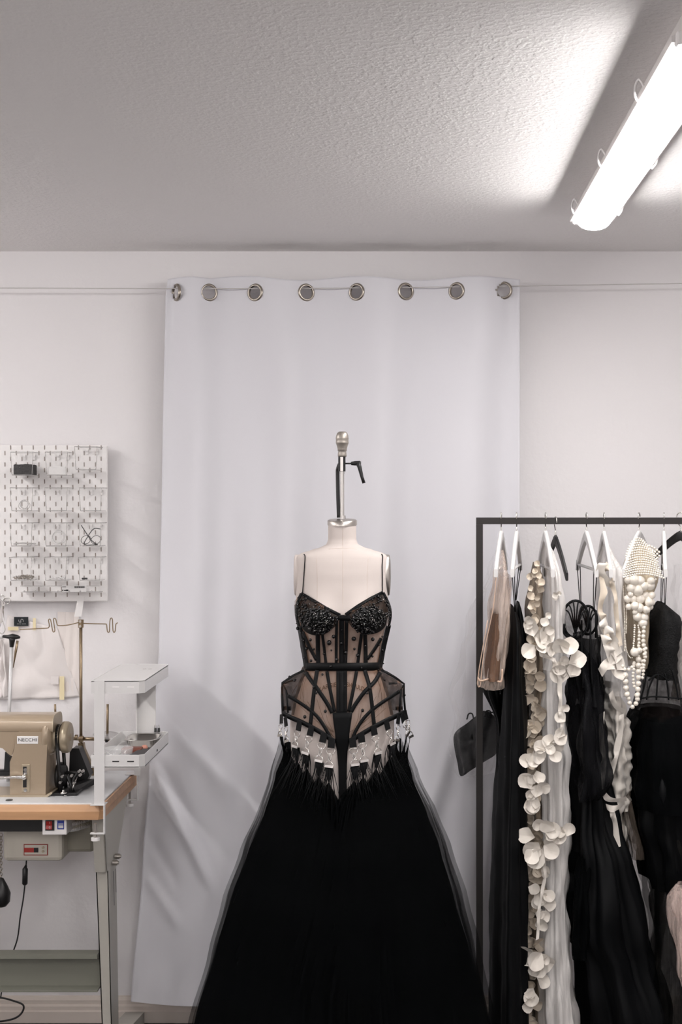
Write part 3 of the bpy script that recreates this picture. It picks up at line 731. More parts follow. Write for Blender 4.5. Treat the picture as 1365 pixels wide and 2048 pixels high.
# ---------------------------------------------------------------- brass thread stand
YT = 4.44
ts = thing('thread_stand', (c2(612, 0, YT).x, YT, TZ), 'tall brass thread stand with two wavy wire arms behind the sewing machine', 'thread stand')
xp = c1(614, 0, YT).x
MB().tube([(xp, YT, TZ+.10), (xp, YT, c1(0, 1460, YT).z)], .0048, 12).build('pole', M_brass, ts)
MB().prism([c2(592, 1085, YT), c2(632, 1085, YT), c2(640, 1130, YT), c2(712, 1290, YT), (Vector((c2(712, 0, YT).x, YT, TZ))), (Vector((c2(560, 0, YT).x, YT, TZ))), c2(590, 1290, YT)], (0, .02, 0)).build('base_bracket', M_brass, ts, bevel=.003)
MB().cyl((xp, YT, c1(0, 1460, YT).z), (xp, YT, c1(0, 1400, YT).z), .0085, n=14).build('top_clamp', M_brass, ts)
for k, zy in ((0, 1412), (1, 1448)):
    c = c1(614, zy, YT); MB().cyl((c.x, YT, c.z), (c.x, YT-.012, c.z), .004, n=10).build('clamp_screw', M_steel, ts)
g = [(632, 1428), (700, 1431), (795, 1433), (808, 1438), (812, 1465), (815, 1488), (822, 1496), (830, 1488), (832, 1440), (836, 1400), (845, 1388), (853, 1400), (855, 1440), (858, 1485), (866, 1496), (874, 1485), (878, 1440), (884, 1430), (893, 1423)]
MB().tube(crom([c1(x, y, YT) for x, y in g], 5), .0017, 8).build('guide_arm', M_brass, ts)
g = [(596, 1422), (520, 1440), (450, 1446), (436, 1440), (430, 1425), (424, 1400), (415, 1390), (406, 1400), (412, 1450), (416, 1482), (408, 1494), (399, 1482), (388, 1420), (382, 1400), (374, 1396), (368, 1406), (374, 1440), (370, 1458), (350, 1465), (250, 1470), (150, 1476)]
MB().tube(crom([c1(x, y, YT-.01) for x, y in g], 5), .0017, 8).build('guide_arm', M_brass, ts)
MB().tube([c2(560, 1051, YT), c2(830, 1056, YT)], .0055, 10).build('spool_bar', M_brass, ts)
MB().cyl(c2(602, 1052, YT-.008), c2(632, 1054, YT-.008), .010, n=12).build('bar_clamp', M_brass, ts)
s_ = MB().tube([c2(815, 1056, YT), c2(817, 790, YT)], .0038, 10).build('spool_pin', M_brass, ts)
c = c2(818, 1020, YT); MB().lathe(c, [(0, 0), (.045, -.004), (.046, -.002), (0, .004)], (.1, -.1, 1), 24).build('spool_disc', M_clear_edge, s_)
MB().cyl(c2(812, 1045, YT), c2(812, 1078, YT), .006, n=10).build('nut', M_black, s_)
s_ = MB().tube([c2(420, 880, YT), c2(418, 790, YT)], .0034, 10).build('spool_pin', M_brass, ts)
MB().cyl(c2(422, 885, YT), c2(422, 855, YT), .0085, n=12).build('rubber_foot', mat('pink_rubber', (200, 140, 125), .6), s_)
MB().tube([c2(422, 905, YT), c2(560, 1051, YT)], .0045, 8).build('lower_arm', M_brass, ts)

# white pole with black tee knob
YK = 4.35
t = thing('machine_lamp_pole', (c2(66, 0, YK).x, YK, TZ), 'white metal pole with a black tee shaped clamp knob left of the thread stand', 'pole')
MB().tube([Vector((c2(62, 0, YK).x, YK, TZ)), c2(68, 890, YK), c1(88, 1600, YK)], .0055, 12).build('pole', mat('pale_metal', (205, 204, 204), .35, .3), t)
b = MB(); b.tube([c1(88, 1608, YK), c1(92, 1560, YK), c1(92, 1530, YK)], [.0062, .009, .011], 12); b.tube([c1(22, 1527, YK), c1(60, 1530, YK), c1(95, 1530, YK), c1(130, 1532, YK), c1(152, 1535, YK)], [.0055, .0075, .012, .0085, .004], 12, flat=.8)
b.build('tee_knob', M_black, t)
MB().tube([c1(-60, 1536, YK), c1(22, 1532, YK)], .0045, 10).build('side_arm', M_white, t)
MB().tube([c1(133, 1560, YK), c1(120, 1640, YK), c1(100, 1765, YK)], [.004, .004, .0012], 8).build('wire_spring', M_brass, t)

# ---------------------------------------------------------------- white clamp-on shelf
SF, SB = 4.0, 4.42
sx0, sx1 = -.897, -.748
st = thing('clamp_shelf', (-.84, 4.2, TZ), 'white metal two tier shelf clamped to the right end of the sewing table', 'shelf')
def tray(z1, closed_top, name):
    z0 = z1-.036; r = .014
    out = [(sx0, SF), (sx1-r, SF), (sx1, SF+r), (sx1, SB-r), (sx1-r, SB), (sx0, SB)]
    n = len(out); th = .002
    m = MB(); cx, cy = (sx0+sx1)/2, (SF+SB)/2
    inn = [(x+(th if x < cx else -th), y+(th if y < cy else -th)) for x, y in out]
    V = [Vector((x, y, z0)) for x, y in out]+[Vector((x, y, z1)) for x, y in out]+[Vector((x, y, z1)) for x, y in inn]+[Vector((x, y, z0)) for x, y in inn]
    fs = []
    for k in range(n):
        j = (k+1) % n
        for a in range(3): fs.append((a*n+k, a*n+j, (a+1)*n+j, (a+1)*n+k))
    m.add(V, fs, False)
    zz = z1-.001 if closed_top else z0+.001
    m.prism([Vector((x, y, zz)) for x, y in out], (0, 0, -.002 if closed_top else .002))
    o = m.build(name, M_white, st, bevel=.0008)
    k = MB()
    for a in (0, 1):
        x = sx0+.060+a*.042; k.box((x, SF-.0006, z1-.020), (x+.019, SF+.0002, z1-.0165))
    k.build('slot', M_black if not closed_top else M_whitep, o)  # lower tray: black slots; upper tray: highlights painted as pale bars
    if closed_top:
        k = MB()
        for a in range(2):
            for q in range(5):
                an = 2*PI*q/5; c = Vector((sx1-.052+.016*a, SB-.13, zz+.0004)); r_ = .0042
                k.cyl((c.x+r_*cos(an), c.y+r_*1.6*sin(an), c.z-.0002), (c.x+r_*cos(an), c.y+r_*1.6*sin(an), c.z+.0002), .0013, n=8)
        k.build('drain_holes', M_slot, o)
    return o
tray(1.181, True, 'upper_tray'); tray(.972, False, 'lower_tray')
px_ = c2(755, 0, SF).x
b = MB(); b.box((px_-.0145, SF-.003, TZ+.001), (px_+.0145, SF, 1.181)); b.box((px_-.0145, SF, TZ+.001), (px_-.0125, SF+.02, 1.181)); b.build('front_post', M_white, st)
b = MB(); b.box((-.845, SB, .936), (-.790, SB+.003, 1.181)); b.box((-.848, SB-.02, .936), (-.845, SB+.003, 1.181)); b.box((-.857, SB, TZ+.004), (-.838, SB+.003, .940)); b.build('back_post', M_white, st)
for (x, y, lab) in ((-.868, SF-.006, 0), (-.862, SB+.03, 1)):
    k = MB(); zt = TZ-.0; zb = TZ-.078
    k.box((x-.004+.011, y-.002, zb), (x+.011, y+.010, zt+.002)); k.box((x-.030, y-.002, zb-.002), (x+.011, y+.012, zb+.002)); k.box((x-.03, y-.002, zt+.0005), (x+.011, y+.04, zt+.003))
    cl_ = k.build('clamp', M_white, st, bevel=.0008)
    MB().cyl((x-.016, y+.005, zb-.016), (x-.016, y+.005, TZ-.050), .0035, n=12).build('clamp_screw', M_steel, cl_)
    MB().cyl((x-.016, y+.005, zb-.020), (x-.016, y+.005, zb-.012), .0125, n=20).build('clamp_knob', M_whitep, cl_)
# things in the lower tray
TZ2 = .972-.033
def tl(px_, dy): return Vector((px_, dy, TZ2+.0006))
c = tl(-.812, 4.335)
t = thing('metal_dish', c, 'rounded stainless steel dish at the back of the lower white tray', 'dish')
rr = []
for r_, h in ((.0, .002), (.040, .002), (.050, .006), (.056, .026), (.062, .028), (.0615, .0295), (.055, .0285), (.048, .0085), (.038, .004), (0, .004)):
    row = []
    for k in range(36):
        a = 2*PI*k/36; q = abs(cos(a))**4+abs(sin(a))**4; q = q**-.25
        row.append(c+Vector((r_*cos(a)*q*.84, r_*sin(a)*q*1.1, h)))
    rr.append(row)
MB().grid(rr, closed=True).build('dish_body', M_chrome, t)
c = tl(-.842, 4.11)
MBg = MB().lathe(c, [(0, .001), (.030, .001), (.038, .010), (.042, .032), (.0425, .034), (.040, .034), (.036, .012), (.028, .005), (0, .005)], (0, 0, 1), 32)
tag(MBg.build('glass_bowl', M_glass), 'small round glass bowl in the lower white tray', 'bowl')
b = MB()
for k in range(60): b.tube([c+Vector((rnd.uniform(-.02, .02), rnd.uniform(-.02, .02), .007+.002*rnd.random())), c+Vector((rnd.uniform(-.02, .02), rnd.uniform(-.02, .02), .009+.002*rnd.random()))], .0004, 4)
tag(b.build('pins', M_steel), 'loose steel pins in the small glass bowl', 'pins', kind='stuff')
b = MB()
for k in range(120): b.ball(Vector((rnd.uniform(-.872, -.825), rnd.uniform(4.02, 4.055), TZ2+.0025+.003*rnd.random())), .0019, 6)
tag(b.build('loose_beads', M_nickel), 'loose dark beads along the front of the lower white tray', 'beads', kind='stuff')
b = MB().bbox((-.785, 4.12, TZ2+.006), (.055, .19, .009), Matrix.Rotation(.0, 3, 'Z')); b.v = [Vector((v.x+(v.y-4.12)*.12, v.y, v.z+.004+.0*(v.y))) for v in b.v]
tag(b.build('black_case', mat('dark_grey_case', (62, 60, 62), .5), bevel=.003), 'flat dark grey case lying in the lower white tray', 'case')
b = MB().bbox((-.822, 4.21, TZ2+.010), (.06, .04, .018)); tag(b.build('wooden_brush', mat('reddish_wood', (120, 66, 50), .5), bevel=.005), 'dark reddish wooden block between the steel dish and glass bowl', 'brush')
b = MB().ball((-.790, 4.235, TZ2+.014), .010, 10, (1, 1.2, .8)); tag(b.build('coral_eraser', mat('coral', (214, 150, 130), .6)), 'small coral pink lump beside the dark case in the white tray', 'eraser')
t = thing('wire_glasses', (-.86, 4.05, TZ2), 'thin pale wire loops lying at the left front of the lower white tray', 'wire')
MB().tube(crom([(-.889, 4.03, TZ2+.02), (-.865, 4.06, TZ2+.03), (-.84, 4.03, TZ2+.012), (-.86, 4.02, TZ2+.008)], 6), .0013, 6).build('wire_loop', M_white, t)
MB().tube(crom([(-.889, 4.10, TZ2+.036), (-.87, 4.05, TZ2+.016), (-.85, 4.025, TZ2+.014), (-.82, 4.07, TZ2+.03)], 6), .0013, 6).build('wire_loop', M_clear_edge, t)
for x, lab in ((-.790, 'left'), (-.780, 'right')):
    t = thing('binder_clip', (x, SB-.002, .972), lab+' small black binder clip on the back rim of the lower white tray', 'binder clip')
    MB().prism([Vector((x-.0035, SB-.008, .970)), Vector((x-.0035, SB+.004, .970)), Vector((x-.0035, SB+.0005, .982)), Vector((x-.0035, SB-.0045, .982))], (.007, 0, 0)).build('clip_body', M_black, t)
    MB().tube([(x-.003, SB-.002, .982), (x-.002, SB-.004, .992), (x+.002, SB-.004, .992), (x+.003, SB-.002, .982)], .0006, 5).build('clip_wire', M_steel, t)
# ---------------------------------------------------------------- dress form
YD = 3.70; SD = F/YD; XD = (685-PX0)/SD
def zD(py): return H+(PY0-py)/SD
PROF = [(1040, 28, .040, .045), (1078, 28, .042, .048), (1088, 31, .046, .052), (1094, 42, .052, .058), (1100, 62, .060, .064), (1107, 84, .068, .072), (1113, 92, .073, .076), (1125, 94, .080, .082), (1150, 93, .090, .088), (1190, 92, .100, .09),
        (1225, 91, .106, .088), (1270, 82, .098, .08), (1300, 76, .09, .076), (1333, 74, .088, .074), (1370, 88, .096, .085), (1400, 97, .102, .095), (1440, 104, .108, .108), (1500, 104, .108, .11), (1600, 99, .105, .106), (1690, 94, .10, .10)]
GPROF_U = [(1150, 93, .094, .09), (1190, 96, .106, .09), (1225, 95, .112, .088), (1270, 85, .104, .082), (1300, 79, .096, .08), (1333, 77, .094, .078)]
GPROF_L = [(1325, 77, .094, .078), (1340, 82, .097, .085), (1352, 97, .101, .10), (1366, 118, .108, .118), (1374, 123, .110, .122), (1400, 121, .112, .122), (1440, 121, .116, .122), (1520, 114, .114, .118)]
def bust(dx, py, off=0):
    """extra forward depth for the two breast mounds"""
    s = 0
    for c in (-44, 46): s += .036*math.exp(-((dx-c)/30)**2-((py-1230)/32)**2)
    return s
def sec(prof, py): 
    a = interp(prof, py); return a[0]/SD, a[1], a[2]
def surf(prof, px, py, off=0.0, nx=2.4):
    """world point on the front of the figure seen at px,py"""
    y = YD-.1; 
    for _ in range(4):
        x = (px-PX0)*y/F-XD; z = H+(PY0-py)*y/F
        pz = PY0+(H-z)*SD
        hw, bf, bb = sec(prof, pz)
        hw += off; t = min(.999, abs(x)/hw)
        dxp = x*SD
        y = YD-(bf+off)*(1-t**nx)**(1/nx)-bust(dxp, pz)*(1 if prof is not GPROF_L else 0)
    return Vector((XD+x, y, z))
def ring_rows(prof, pys, n=72, off=0, fb=True, nx=2.4, arc=None):
    rr = []
    for py in pys:
        hw, bf, bb = sec(prof, py); hw += off; r = []
        for k in range(n):
            a = 2*PI*k/n; c, s_ = cos(a), sin(a)
            x = hw*math.copysign(abs(c)**(2/nx), c); y = math.copysign(abs(s_)**(2/nx), s_)*(bf+off if s_ > 0 else bb+off)
            if s_ > 0: y += bust(x*SD, py)*min(1, s_*1.6) if prof is not GPROF_L else 0
            r.append(Vector((XD+x, YD-y, zD(py))))
        rr.append(r)
    return rr
fm = thing('dress_form', (XD, YD, 0), 'cream linen dress form on a stand wearing the black beaded gown', 'dress form')
pys = [1044+(i*3.2) for i in range(0, 24)]+[1124+i*8 for i in range(0, 72)]
rr = ring_rows(PROF, pys)
# neck leans: tilt of its top rim
for r in rr[:1]:
    for v in r: v.z += (v.y-YD)*.07
b = MB().grid(rr, closed=True); b.add(rr[0], [tuple(range(len(rr[0])-1, -1, -1))], False); b.add(rr[-1], [tuple(range(len(rr[-1])))], False)
b.build('torso', M_linen, fm)
# seams
b = MB()
for f_ in (0,):
    b.tube([surf(PROF, 686, py, .0002) for py in range(1055, 1230, 6)], .0005, 4)
for sx in (-1, 1): b.tube([surf(PROF, 685+sx*(50+max(0, (1150-py))*.05), py, .0002) for py in range(1112, 1230, 6)], .0004, 4)
b.tube([surf(PROF, x, 1100-4*cos((x-685)/30*1.2)+0, .0003) for x in range(658, 716, 4)], .0005, 4)
b.build('seam', mat('seam_thread', (206, 192, 182), .9), fm)
# neck cap
hw = 29.5/SD
b = MB(); 
base = [(XD+hw*cos(2*PI*k/40), YD-.044*sin(2*PI*k/40), 0) for k in range(40)]
lo = [Vector((x, y, zD(1050)+(y-YD)*.07)) for x, y, _ in base]; hi = [Vector((x, y, zD(1041)+(y-YD)*.07)) for x, y, _ in base]; top = [Vector((XD+(x-XD)*.93, YD+(y-YD)*.93, zD(1039.5)+(y-YD)*.07)) for x, y, _ in base]
b.grid([lo, hi, top], closed=True); b.add(top, [tuple(range(39, -1, -1))], False); b.build('neck_cap', M_steel, fm)
# armhole plates
for sx in (-1, 1):
    x = XD+sx*(93.5/SD); cz = zD(1150); rz = 41/SD; ry = .036
    rows = []
    for r_, dx in ((0, .0035), (.75, .0035), (.95, .002), (1, 0), (1, -.010)):
        rows.append([Vector((x+sx*dx+sx*.001*cos(a), YD-.004+ry*r_*cos(a), cz+rz*r_*sin(a))) for a in [2*PI*k/36 for k in range(36)]])
    MB().grid(rows, closed=True).build('armhole_plate', M_steel if sx > 0 else M_linen, fm)
# post, clamp, finial and hook
def dz(cy): return zD(840+cy/4.55)
xp = XD+(-1/SD)
MB().cyl((XD+.0, YD+.0, dz(905)), (XD+0, YD, dz(330)), .0052, n=18).build('post', M_chrome, fm)
b = MB(); b.cyl((XD, YD, dz(490)), (XD, YD, dz(470)), .0062, n=6); b.cyl((XD+.002, YD, dz(900)), (XD+.002, YD, dz(870)), .0068, n=6); b.build('post_nut', M_chrome, fm)
b = MB()
for k in range(24):
    pass
b.cyl((XD-.001, YD, dz(468)), (XD-.001, YD, dz(332)), .0096, n=24); b.build('clamp_collar', M_black, fm)
MB().box((XD-.0045, YD-.0108, dz(466)), (XD+.0028, YD-.0085, dz(338))).build('collar_plate', M_chrome, fm)
fz = lambda cy: dz(cy)-dz(334)
pf = [(0, fz(334)), (78, 334), (82, 322), (78, 300), (72, 286), (84, 280), (86, 262), (88, 256), (112, 215), (118, 210), (118, 205), (116, 200), (114, 178), (118, 172), (117, 165), (110, 140), (92, 118), (60, 106), (0, 104)]
MB().lathe((XD, YD, dz(334)), [(0, 0)]+[(w/4.55/SD/2, fz(y)) for w, y in pf[1:]], (0, 0, 1), 36).build('finial', M_cast, fm)
def hx(cx, cy, dy=0): return Vector(((540+cx/4.55-PX0)/SD, YD+dy, dz(cy)))
b = MB(); b.tube([hx(690, 396), hx(742, 396)], .0022, 10); b.tube([hx(740, 396), hx(775, 394), hx(820, 392), hx(830, 392)], [.0045, .0060, .0060, .0045], 12)
b.tube([hx(800, 385, -.002), hx(818, 430, -.003), hx(840, 520, -.004), hx(858, 575, -.004)], [.0065, .0055, .0042, .0045], 10); b.build('clamp_lever', M_black, fm)
b = MB(); pts = crom([hx(632, 405, .01), hx(615, 440, .03), hx(612, 500, .034), hx(616, 700, .034), hx(622, 890, .034)], 6); b.tube(pts, .0052, 10); b.build('hanging_hook', M_black, fm)
# stand under the skirt
MB().cyl((XD, YD, .04), (XD, YD, zD(1690)), .016, n=20).build('stand_pole', M_blackm, fm)
for k in range(4):
    a = PI/4+k*PI/2; MB().tube([(XD, YD, .09), (XD+.12*cos(a), YD+.12*sin(a), .07), (XD+.27*cos(a), YD+.27*sin(a), .03)], [.014, .012, .010], 10).build('stand_leg', M_blackm, fm)
    MB().ball((XD+.275*cos(a), YD+.275*sin(a), .02), .02, 12).build('caster', M_black, fm)
# lettering on the belly
def letters(txt, x0, x1, yc, tilt, conv):
    vs, fs = text_mesh(txt, 1.0, .016); xs = [v.x for v in vs]; ys = [v.y for v in vs]; a, b_ = min(xs), max(xs); h = max(ys)-min(ys)
    out = []
    for v in vs:
        u = (v.x-a)/(b_-a); X = x0+(x1-x0)*u; Y = yc(X)-(v.y-min(ys))/h*42
        out.append(surf(PROF, 540+X/4.55, 1160+Y/4.55, .0022))
    return out, fs
b = MB(); arc = lambda X: 970+((X-655)/200)**2*44
for t_, a_, c_ in (('LARGIE', 455, 605, ), ('SHOULD', 700, 862)):
    o_, f_ = letters(t_, a_, c_, arc, 0, 0); b.add(o_, f_, False)
b.build('printed_lettering', M_black, fm, solid=.0004)

# ---------------------------------------------------------------- the gown
gw = thing('evening_gown', (XD, YD, 0), 'black corset ball gown with jet beads, metal rings and a full tulle skirt', 'gown')
def g5(cx, cy): return 540+cx/4.55, 1160+cy/4.55
def ribbon(pts, w, prof, off, name, m, par, taper=None, smooth=True):
    """strip of cloth w crop pixels wide following pts on the body"""
    q = crom([(x, y, 0) for x, y in pts], 8) if smooth else [Vector((x, y, 0)) for x, y in pts]
    L, R = [], []; n = len(q)
    for i, p in enumerate(q):
        t = q[min(i+1, n-1)]-q[max(i-1, 0)]; t.normalize(); ww = w*(taper(i/(n-1)) if taper else 1)/2
        a = g5(p.x-t.y*ww, p.y+t.x*ww); c = g5(p.x+t.y*ww, p.y-t.x*ww); mid = g5(p.x, p.y)
        L.append(surf(prof, *a, off)); R.append(surf(prof, *c, off))
    M_ = [surf(prof, *g5(p.x, p.y), off+.0006) for p in q]
    return MB().grid([L, M_, R]).build(name, m, par, solid=.0014)
U, Lw = GPROF_U, GPROF_L
# sheer shells
ups = [1172+i*6 for i in range(28)]
def neckline(px):   # lowest top edge of the bodice at this px
    cx = (px-540)*4.55
    if cx < 285: return 120+(285-cx)*1.2
    if cx < 655: return 120+(cx-285)*.56
    if cx < 1030: return 325-(cx-655)*.57
    return 112+(cx-1030)*2
rr = []
for i in range(31):
    r = []
    for j in range(61):
        u = j/60; hwp = 96
        px = 685+(-1+2*u)*93.5*(1 if True else 1)
        hw_here = interp(U, 1190+(1335-1190)*i/30)[0]
        px = 685+(-1+2*u)*hw_here*.995
        t0 = 1160+neckline(px)/4.55; py = t0+(1336-t0)*(i/30); r.append(surf(U, px, py, 0))
    rr.append(r)
MB().grid(rr).build('bodice_mesh', M_nude, gw)
rb = ring_rows(U, [1210+i*6 for i in range(22)], n=72, off=.001)
rb = [r[36:]+r[:1] for r in rb]
MB().grid(rb).build('back_mesh', M_mesh, gw)
# lower cage shell, hem rising to the sides
hemf = lambda cx: interp([(100, 1215), (300, 1300), (450, 1375), (600, 1475), (655, 1500), (730, 1470), (900, 1370), (1050, 1290), (1240, 1205)], cx)[0]
rr = []
for i in range(31):
    r = []
    for j in range(81):
        u = -1+2*j/80; 
        py_ = 1335+(1450-1335)*i/30; hw_ = interp(Lw, py_)[0]; px = 685+u*hw_*.999
        t1 = 1160+hemf((px-540)*4.55)/4.55; t0 = 1334
        py = t0+(t1-t0)*i/30
        hw2 = interp(Lw, py)[0]; px = 685+u*hw2*.999
        r.append(surf(Lw, px, py, 0))
    rr.append(r)
MB().grid(rr).build('hip_mesh', M_nude, gw)
rb = ring_rows(Lw, [1334+i*5 for i in range(20)], n=72, off=.0); rb = [r[36:]+r[:1] for r in rb]
MB().grid(rb).build('hip_back_mesh', M_mesh, gw)
for sx in (-1, 1):    # side wings get a second black layer
    rr = []
    for i in range(16):
        py = 1335+(1430-1335)*i/15; hw2 = interp(Lw, py)[0]; fw = interp(PROF, py)[0]
        rr.append([surf(Lw, 685+sx*(fw-6+(hw2*.998-fw+6)*j/8), py, .001) for j in range(9)])
    MB().grid(rr).build('side_wing', M_mesh, gw)
# boning
up = [([(655, 318), (655, 560), (655, 790)], 44), ([(610, 370), (606, 560), (605, 770)], 25), ([(700, 370), (697, 560), (690, 770)], 28), ([(436, 490), (438, 620), (442, 770)], 38), ([(478, 490), (495, 620), (512, 770)], 25),
      ([(835, 490), (818, 620), (800, 770)], 28), ([(868, 490), (872, 620), (874, 770)], 34), ([(295, 470), (350, 590), (425, 730)], 28), ([(1015, 530), (960, 620), (888, 720)], 26), ([(268, 420), (300, 600), (335, 800)], 42), ([(1082, 420), (1040, 600), (1000, 800)], 42)]
for p, w_ in up: ribbon(p, w_, U, .0016, 'boning', M_blk, gw)
ribbon([(325, 792), (450, 790), (655, 790), (850, 790), (1008, 786)], 74, U, .003, 'waistband', M_blk, gw)
ribbon([(285, 122), (400, 190), (520, 262), (640, 322)], 30, U, .002, 'neckline_band', M_blk, gw, smooth=False)
ribbon([(1032, 112), (920, 168), (800, 240), (690, 318)], 30, U, .002, 'neckline_band', M_blk, gw, smooth=False)
ribbon([(286, 122), (262, 180), (245, 240), (244, 330), (262, 420)], 22, U, .002, 'armhole_band', M_blk, gw)
ribbon([(1032, 114), (1066, 180), (1092, 250), (1100, 330), (1084, 420)], 22, U, .002, 'armhole_band', M_blk, gw)
ribbon([(625, 335), (655, 345), (700, 345), (730, 345)], 50, U, .0026, 'centre_join', M_blk, gw)
lo = [([(520, 830), (550, 1000), (590, 1200)], 30), ([(432, 820), (405, 1000), (368, 1335)], 34), ([(325, 840), (380, 920), (440, 1000), (520, 1120), (570, 1210)], 36), ([(790, 830), (760, 1000), (718, 1200)], 30), ([(865, 820), (912, 1000), (952, 1335)], 34),
      ([(1005, 840), (950, 930), (860, 1020), (780, 1130), (740, 1200)], 36), ([(160, 1050), (300, 1135), (420, 1230), (500, 1340), (560, 1450)], 30), ([(1182, 1012), (1000, 1130), (880, 1230), (800, 1340), (750, 1450)], 30)]
for p, w_ in lo: ribbon(p, w_, Lw, .0016, 'boning', M_blk, gw)
ribbon([(655, 825), (655, 1010), (655, 1215)], 98, Lw, .002, 'centre_busk', M_blk, gw)
b = MB()
for x in (632, 678): b.tube([surf(Lw, *g5(x, y), .0046) for y in range(830, 1200, 24)], .0007, 5)
b.build('busk_seam', M_gownblk, gw)
for h in ([(112, 1212), (200, 1255), (300, 1298), (450, 1378), (600, 1478)], [(1236, 1200), (1130, 1248), (1050, 1284), (900, 1364), (725, 1470)]):
    ribbon(h, 42, Lw, .003, 'hem_band', M_blk, gw)
for h in ([(312, 822), (210, 870), (115, 935), (110, 1060), (118, 1215)], [(1016, 815), (1130, 880), (1222, 945), (1222, 1060), (1234, 1205)]):
    ribbon(h, 18, Lw, .001, 'wing_band', M_blk, gw, smooth=False)
for h, w_ in (([(1085, 944), (1160, 932)], 20), ([(118, 1165), (190, 1168)], 34), ([(1146, 1168), (1210, 1165)], 30), ([(150, 1000), (165, 1210)], 14), ([(1195, 1000), (1180, 1200)], 14), ([(240, 905), (115, 945)], 12), ([(120, 935), (165, 1050)], 12), ([(1225, 940), (1185, 1015)], 12)):
    ribbon(h, w_, Lw, .0005, 'wing_stay', M_blk, gw, smooth=False)
# black centre front panel running down to the floor
rr = []
for cy, xl, xr_ in ((1205, 570, 750), (1260, 575, 745), (1400, 595, 725), (1490, 600, 722), (1560, 612, 708), (1700, 624, 702), (1850, 628, 700), (2100, 628, 704)):
    rr.append([surf(Lw if cy < 1500 else PROF, *g5(xl+(xr_-xl)*k/8, cy), .004) for k in range(9)])
for z_ in (.6, .3, .03):
    rr.append([Vector((XD+(-.012+.03*(k/8-.3)), YD-.13-.1*(.7-z_), z_)) for k in range(9)])
MB().grid(rr).build('centre_panel', M_gownblk, gw, solid=.0015)
# gathers in the nude mesh
b = MB(); rnd = random.Random(9)
for k in range(26):
    sx = -1 if k % 2 else 1; x0_ = 655+sx*rnd.uniform(70, 95); x1_ = 655+sx*rnd.uniform(150, 420)
    y0_ = rnd.uniform(1380, 1440) if k % 3 else 840; y1_ = rnd.uniform(1050, 1200)
    if y0_ == 840: x0_ = 655+sx*rnd.uniform(290, 340); x1_ = 655+sx*rnd.uniform(330, 470)
    q = crom([(x0_, y0_, 0), ((x0_+x1_)/2+sx*20, (y0_+y1_)/2, 0), (x1_, y1_, 0)], 6)
    if all(hemf(p.x)-30 > p.y for p in q): b.tube([surf(Lw, *g5(p.x, p.y), .0003) for p in q], .0004, 4)
b.build('mesh_gathers', mat('gather_brown', (96, 76, 62), .9), gw)
# straps
for x0_, x1_, xs_ in ((320, 298, 303), (1028, 1026, 1022)):
    pts = [surf(PROF, 540+x/4.55, 840+y/4.55, .002) for x, y in ((x0_-10, 1222), (x0_, 1240), (x0_-4, 1330), (xs_+4, 1450), (x1_, 1572))]
    MB().tube(crom(pts, 6), .0013, 6).build('shoulder_strap', M_blk, gw)
# lacing cord on the right side
MB().tube(crom([surf(U, *g5(x, y), .006) for x, y in ((1068, 500), (1062, 560), (1048, 640), (1030, 700))]+[surf(Lw, *g5(x, y), .006) for x, y in ((1020, 800), (1080, 840), (1160, 890), (1220, 940))], 6), .0009, 5).build('lacing_cord', M_blk, gw)
# cups: dark base and beads
def inpoly(x, y, P_):
    c = False; j = len(P_)-1
    for i in range(len(P_)):
        if (P_[i][1] > y) != (P_[j][1] > y) and x < (P_[j][0]-P_[i][0])*(y-P_[i][1])/(P_[j][1]-P_[i][1])+P_[i][0]: c = not c
        j = i
    return c
cupL = [(290, 140), (400, 205), (520, 275), (625, 330), (610, 400), (560, 455), (500, 492), (430, 492), (350, 455), (290, 400), (252, 320), (250, 220)]
cupR = [(1025, 130), (920, 190), (800, 262), (705, 330), (725, 400), (780, 455), (850, 495), (910, 495), (990, 450), (1050, 390), (1095, 300), (1085, 210)]
dense = {0: (430, 385, 150, 120), 1: (905, 370, 160, 125)}
for n, cp in enumerate((cupL, cupR)):
    cx = sum(p[0] for p in cp)/len(cp); cy = sum(p[1] for p in cp)/len(cp)+30
    rr = []
    for s_ in [k/8 for k in range(9)]:
        rr.append([surf(U, *g5(cx+(x-cx)*s_, cy+(y-cy)*s_), .001) for x, y, _ in crom([(x, y, 0) for x, y in cp], 4, True)])
    MB().grid(rr, closed=True).build('cup', M_mesh, gw)
    rr = []
    dx_, dy_, rx, ry = dense[n]
    for s_ in [k/8 for k in range(9)]:
        rr.append([surf(U, *g5(dx_+rx*s_*cos(a), dy_+ry*s_*sin(a)), .0018) for a in [2*PI*k/36 for k in range(36)]])
    MB().grid(rr, closed=True).build('cup_lining', M_blk, gw)
rnd = random.Random(5)
def bead(mb, p, r, kind=0):
    mb.ball(p, r, 8 if r < .003 else 12, (1, 1, .9+.3*rnd.random()))
beads = [(370,545,13),(540,570,22),(580,515,16),(335,625,14),(400,630,10),(310,550,9),(495,672,14),(655,455,10),(650,575,14),(690,660,18),(610,725,15),(765,535,22),(770,628,12),(800,685,17),(870,600,12),(938,540,17),(1025,515,10),(995,590,9),(935,695,11),(1025,640,12),(1090,420,14),(255,440,18),(375,735,12),(555,785,16),(835,800,13),(990,820,9),
 (478,860,12),(180,885,14),(225,915,12),(400,975,13),(425,1030,10),(685,965,9),(910,985,12),(885,1030,10),(1045,910,10),(170,1050,8),(1170,1015,7),(1230,1048,9),(505,1195,14),(845,1187,14),(318,1245,15),(285,480,10),(1060,520,9),(300,540,9),(315,705,9),(1035,760,8),(560,640,9)]
nb = 0
for x, y, r in beads:
    pf_ = U if y < 815 else Lw
    m = MB(); bead(m, surf(pf_, *g5(x, y), .004), r*.98/4.55/SD); m.build('bead', M_bead, gw); nb += 1
small = MB(); silver = MB()
